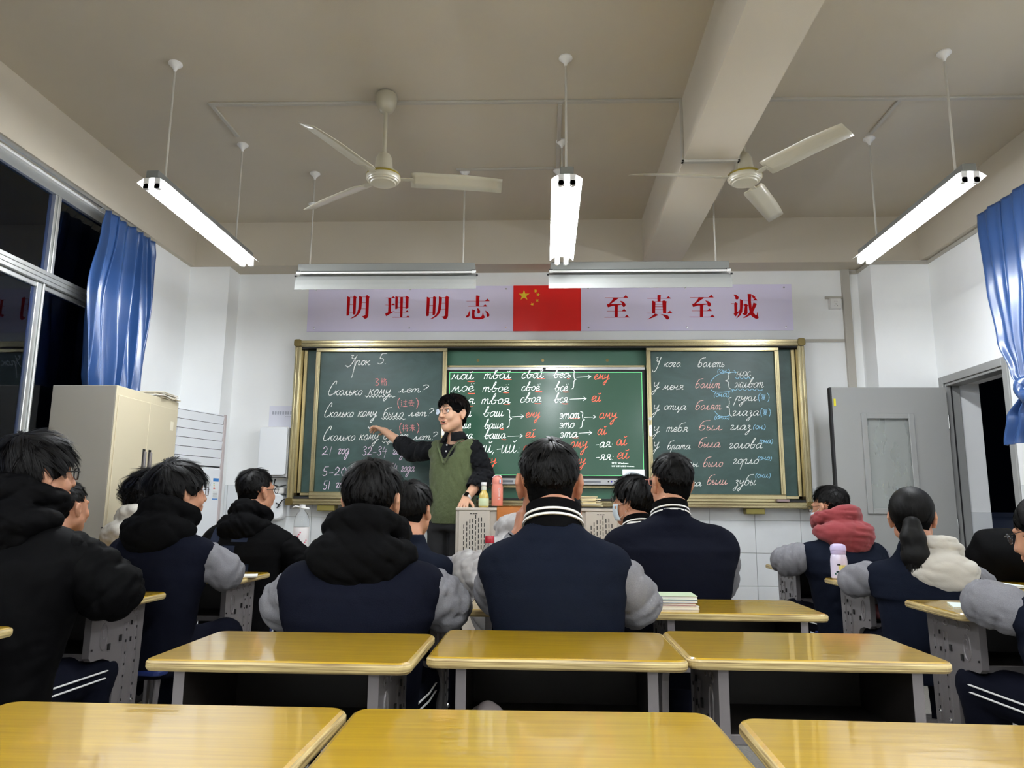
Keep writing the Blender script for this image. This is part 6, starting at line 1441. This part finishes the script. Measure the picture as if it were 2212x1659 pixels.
nb_ = blob_obj('padded_jacket', M_BLKS, (2.36, 3.98, .87), .19, .14, .15, 12, .16, 'black padded jacket heaped beside the ponytail girl, in front of the doorway', 'jacket')

# ------------------------------------------------------------------ the teacher
TH = R(157); TO = Vector((-.665, 5.36, .15)); RZ = Matrix.Rotation(-TH, 3, 'Z')
te = empty('person', TO, TH, 'man in olive green knitted vest and black shirt pointing at the chalkboard', 'person')
def Lc(x, y, z): return RZ @ (Vector((x, y, z))-TO)
hs = 1.12; hc = Lc(-.668, 5.29, 1.905-.122*hs); HM = Matrix.Rotation(R(147)-TH, 3, 'Z') @ Matrix.Rotation(R(-2), 3, 'X') @ Matrix.Rotation(R(3), 3, 'Y')
sR, sL = Lc(-.812, 5.41, 1.525), Lc(-.505, 5.285, 1.53); eR, eL = Lc(-.985, 5.50, 1.51), Lc(-.435, 5.30, 1.33); wR, wL = Lc(-1.235, 5.63, 1.682), Lc(-.545, 5.13, 1.165)
nk = Lc(-.655, 5.345, 1.60)
F = Field((-.40, -.42, 0), (.78, .45, 1.80), .014, [((hc.x-.11, hc.y-.13, hc.z-.16), (hc.x+.11, hc.y+.15, hc.z+.13), .0042), ((wR.x-.02, wR.y-.10, wR.z-.08), (wR.x+.22, wR.y+.09, wR.z+.12), .0052), ((wL.x-.08, wL.y-.06, wL.z-.09), (wL.x+.08, wL.y+.16, wL.z+.06), .0052)])
T = head_prims(F, hc, HM, hs, open_mouth=True)
F.chain([T((0, -.018, -.045)), nk, nk+Vector((0, -.01, -.06))], [.056, .057, .07], .03)
F.loft([(.85, 0, 0, .14, .09), (1.1, 0, 0, .14, .10), (1.30, 0, 0, .16, .10), (1.40, 0, 0, .13, .07), (1.44, 0, 0, .07, .06)], .03)
for a, b_, c in ((sR, eR, wR), (sL, eL, wL)): F.chain([a, b_, b_.lerp(c, .35), c], [.048, .042, .040, .027], .02)
hd_ = (Lc(-1.372, 5.70, 1.735)-wR); hand(F, wR, hd_, Vector((-.2, -.4, 1)), .95, .75, -1)
hand(F, wL, Lc(-.56, 5.02, 1.10)-wL, Vector((0, .3, 1)), .95, .5, 1)
for q in (-1, 1): F.chain([(q*.09, .0, .85), (q*.10, .02, .48), (q*.11, .0, .08)], [.08, .06, .045], .03); F.cap((q*.11, -.04, .05), (q*.12, .10, .035), .035, .03)
F.mesh('body', M_SKINT, te)
# trousers, shoes
F = Field((-.24, -.20, .05), (.26, .22, 1.0), .014); F.loft([(.80, 0, 0, .165, .115), (.96, 0, 0, .158, .11)], .03)
for q in (-1, 1): F.chain([(q*.085, 0, .84), (q*.10, .02, .48), (q*.11, 0, .09)], [.095, .080, .066], .03)
F.folds(.008, 30, 4); F.mesh('trousers', mat('black trousers', (13, 14, 17), .85), te)
for q in (-1, 1):
    F = Field((q*.12-.08, -.12, 0), (q*.12+.08, .20, .14), .010); F.chain([(q*.11, -.05, .055), (q*.12, .11, .042)], [.046, .038], .03); F.half((0, 0, -1), -.004); F.mesh('shoe', M_SHOE, te)
# shirt
F = Field((-.30, -.26, .78), (.34, .26, 1.52), .009)
TR = [(.80, 0, 0, .150, .105), (1.00, 0, .0, .150, .110), (1.20, 0, 0, .158, .112), (1.31, 0, 0, .163, .108), (1.37, 0, 0, .150, .092), (1.41, 0, -.005, .105, .078), (1.445, .0, -.004, .080, .078), (1.470, .0, -.006, .066, .066)]
F.loft(TR, .03, 2.3); F.cap(sR, sR.lerp(eR, .2), .054, .055, .03); F.cap(sL, sL.lerp(eL, .2), .054, .055, .03); sh_ = F.mesh('shirt', M_SHIRT, te); nk = nk+Vector((0, 0, .022))
for i, (a, b_, c, fr, sd) in enumerate(((sR, eR, wR, .42, 3), (sL, eL, wL, .50, 8))):
    cf = b_.lerp(c, fr); F = Field([min(a[k], b_[k], cf[k])-.1 for k in range(3)], [max(a[k], b_[k], cf[k])+.1 for k in range(3)], .0075)
    F.chain([a.lerp(b_, .0), a.lerp(b_, .5), b_, b_.lerp(cf, .6), cf], [.050, .060, .060, .056, .052], .03); F.folds(.012, 42, sd, tuple((b_-a).normalized()), .45); F.folds(.007, 80, sd+1, tuple((c-b_).normalized()), .5)
    F.cap(cf, cf+(c-b_).normalized()*.05, .05, .05, .002, cut=True); sl = F.mesh('sleeve', M_SHIRT, sh_)
    d_ = (c-b_).normalized(); MB().tube([cf-d_*.05, cf-d_*.035, cf, cf+d_*.004], [.050, .056, .0545, .048], 20).build('rolled_cuff', M_SHIRT, sl, smooth=True)
    bp_ = cf-d_*.018+(Lc(0, 0, 0)-Lc(0, .055, 0)); MB().lathe([(.006, 0), (.006, .002), (.001, .003)], (0, 0, 0), 12, axis='y').build('cuff_button', M_STRIPE, sl).location = bp_
# shirt collar: two pointed flaps and a stand
cl = MB(); n0 = Vector((nk.x, nk.y, nk.z))
def arc(r, z, a): return Vector((n0.x+r*math.sin(R(a)), n0.y+.004+r*math.cos(R(a)), z))
for q in (-1, 1):
    aa = [q*k for k in (8, 35, 65, 95, 125, 155, 180)]; up_ = [arc(.066, n0.z+.018+.012*(abs(a)/180), a) for a in aa]; dn = [arc(.098+(.010 if abs(a) < 40 else 0), n0.z-.040+(.012 if abs(a) > 60 else -.012), a+(q*7 if abs(a) < 20 else 0)) for a in aa]
    cl.add(up_+dn, [(i, i+1, 7+i+1, 7+i) for i in range(6)])
co_ = cl.build('shirt_collar', M_SHIRT, te, smooth=True, fix=False); so = co_.modifiers.new('solid', 'SOLIDIFY'); so.thickness = .004
for z in (1.395, 1.35): MB().lathe([(.006, 0), (.006, .002), (.001, .003)], (0, 0, 0), 12, axis='y').build('button', M_STRIPE, sh_).location = (-.002, .098 if z > 1.36 else .107, z)
# knitted vest with a deep V and ribbed edges
F = Field((-.30, -.28, .82), (.34, .28, 1.50), .0075); g = .012
F.loft([(.845, 0, .0, .162, .122), (.90, 0, 0, .170, .130), (1.00, 0, 0, .170, .130)]+[(z, cx, cy, rx+g, ry+g) for z, cx, cy, rx, ry in TR[2:6]], .02, 2.3)
for p, q in ((sR, 1), (sL, -1)): F.cap(p+Vector((-q*.03, 0, .01)), p+Vector((-q*.012, 0, -.012)), .054, .056, .03)
F.cap(Vector((nk.x, nk.y, nk.z-.08)), Vector((nk.x, nk.y, nk.z+.08)), .076, .078, .008, cut=True)
F.chain([(0, .155, 1.46), (0, .155, 1.38), (0, .155, 1.27)], [.118, .094, .034], .006, cut=True)
F.folds(.006, 22, 6, (1, 0, 0)); F.folds(.003, 60, 9, (1, 0, 0)); ve = F.mesh('knitted_vest', M_GREEN, te)
hem = MB(); n = 120
def hring(z, gx): return [((.163+gx+.0022*(i % 2))*(abs(math.cos(a))**.87*(1 if math.cos(a) > 0 else -1)), (.123+gx+.0022*(i % 2))*(abs(math.sin(a))**.87*(1 if math.sin(a) > 0 else -1)), z) for i in range(n) for a in [2*math.pi*i/n]]
hem.add(hring(.84, -.004)+hring(.845, .002)+hring(.895, .007)+hring(.90, .0), [(k*n+i, k*n+(i+1) % n, (k+1)*n+(i+1) % n, (k+1)*n+i) for k in range(3) for i in range(n)]).build('ribbed_hem', M_GREEN, ve, smooth=True)
for q in (-1, 1):
    MB().tube([(q*.002, .132, 1.262), (q*.020, .128, 1.30), (q*.043, .120, 1.345), (q*.066, .106, 1.385), (q*.085, .072, 1.42), (q*.090, .02, 1.44), (q*.06, -.05, 1.455), (0, -.078, 1.458)], .011, 10, flat=.55).build('ribbed_neckline', M_GREEN, ve, smooth=True)
# face: eyes, brows, lips, teeth
M_EYE = mat('eye white', (232, 228, 224), .2); M_IRIS = mat('dark iris', (20, 12, 8), .1); M_LIP = mat('lip', (176, 96, 88), .4); M_BROW = mat('brow hair', (26, 20, 18), .8)
for q in (-1, 1):
    eb = MB(); p = T((q*.031, .083, .012)); 
    eb.lathe([(.001, -.011), (.008, -.0085), (.0115, 0), (.008, .0085), (.001, .011)], (0, 0, 0), 16); e_ = eb.build('eye', M_EYE, te, smooth=True); e_.location = p
    f_ = T((q*.031, .0958, .0125))-p; MB().tube([Vector(f_)*.80, Vector(f_)*.93], [.0052, .0035], 12).build('iris', M_IRIS, e_, smooth=True)
    MB().tube([T((q*.046, .088, .018)), T((q*.038, .096, .0205)), T((q*.028, .099, .021)), T((q*.018, .097, .017))], [.001, .0022, .0024, .001], 6).build('eyelid', mat('lash line', (60, 40, 34), .6), te, smooth=True)
    MB().tube([T((q*.050, .086, .036)), T((q*.036, .098, .041)), T((q*.022, .102, .040)), T((q*.013, .102, .036))], [.001, .0030, .0034, .0018], 6, flat=.6).build('eyebrow', M_BROW, te, smooth=True)
MB().tube([T((-.022, .092, -.054)), T((-.010, .101, -.0475)), T((0, .103, -.049)), T((.010, .101, -.0475)), T((.022, .092, -.054))], [.001, .0032, .0030, .0032, .001], 8).build('upper_lip', M_LIP, te, smooth=True)
MB().tube([T((-.021, .092, -.056)), T((-.010, .099, -.0655)), T((0, .1005, -.067)), T((.010, .099, -.0655)), T((.021, .092, -.056))], [.001, .0034, .0040, .0034, .001], 8).build('lower_lip', M_LIP, te, smooth=True)
MB().tube([T((-.016, .089, -.0525)), T((0, .0965, -.0530)), T((.016, .089, -.0525))], .0028, 6).build('teeth', M_EYE, te, smooth=True)
MB().tube([T((-.013, .086, -.058)), T((.013, .086, -.058))], .006, 8).build('mouth_inside', mat('mouth dark', (50, 16, 16), .6), te, smooth=True)
make_hair(te, hc, HM, hs, 'side', M_HAIRB, 33)
glasses(te, T, SM, .0013, 'round', .0235)
# watch
d_ = (wL-eL).normalized(); c0 = wL-d_*.012; wt = MB().tube([c0-d_*.009, c0+d_*.009], .0325, 24).build('watch_strap', M_PLAST, te, smooth=True)
o_ = (RZ @ Vector((-.25, -1, .15))); o_ = (o_-d_*o_.dot(d_)).normalized(); MB().obox(c0+o_*.034, d_, d_.cross(o_), o_, .017, .014, .005).build('watch_face', mat('watch glass', (8, 8, 10), .1), wt, bevel=.003)
ck = tag(MB().tube([(0, 0, 0), (-.022, .003, .022)], .005, 8).build('chalk_stick', M_STRIPE, smooth=True), 'short piece of chalk between the pointing man\'s fingers', 'chalk'); ck.location = (-1.352, 5.675, 1.695)
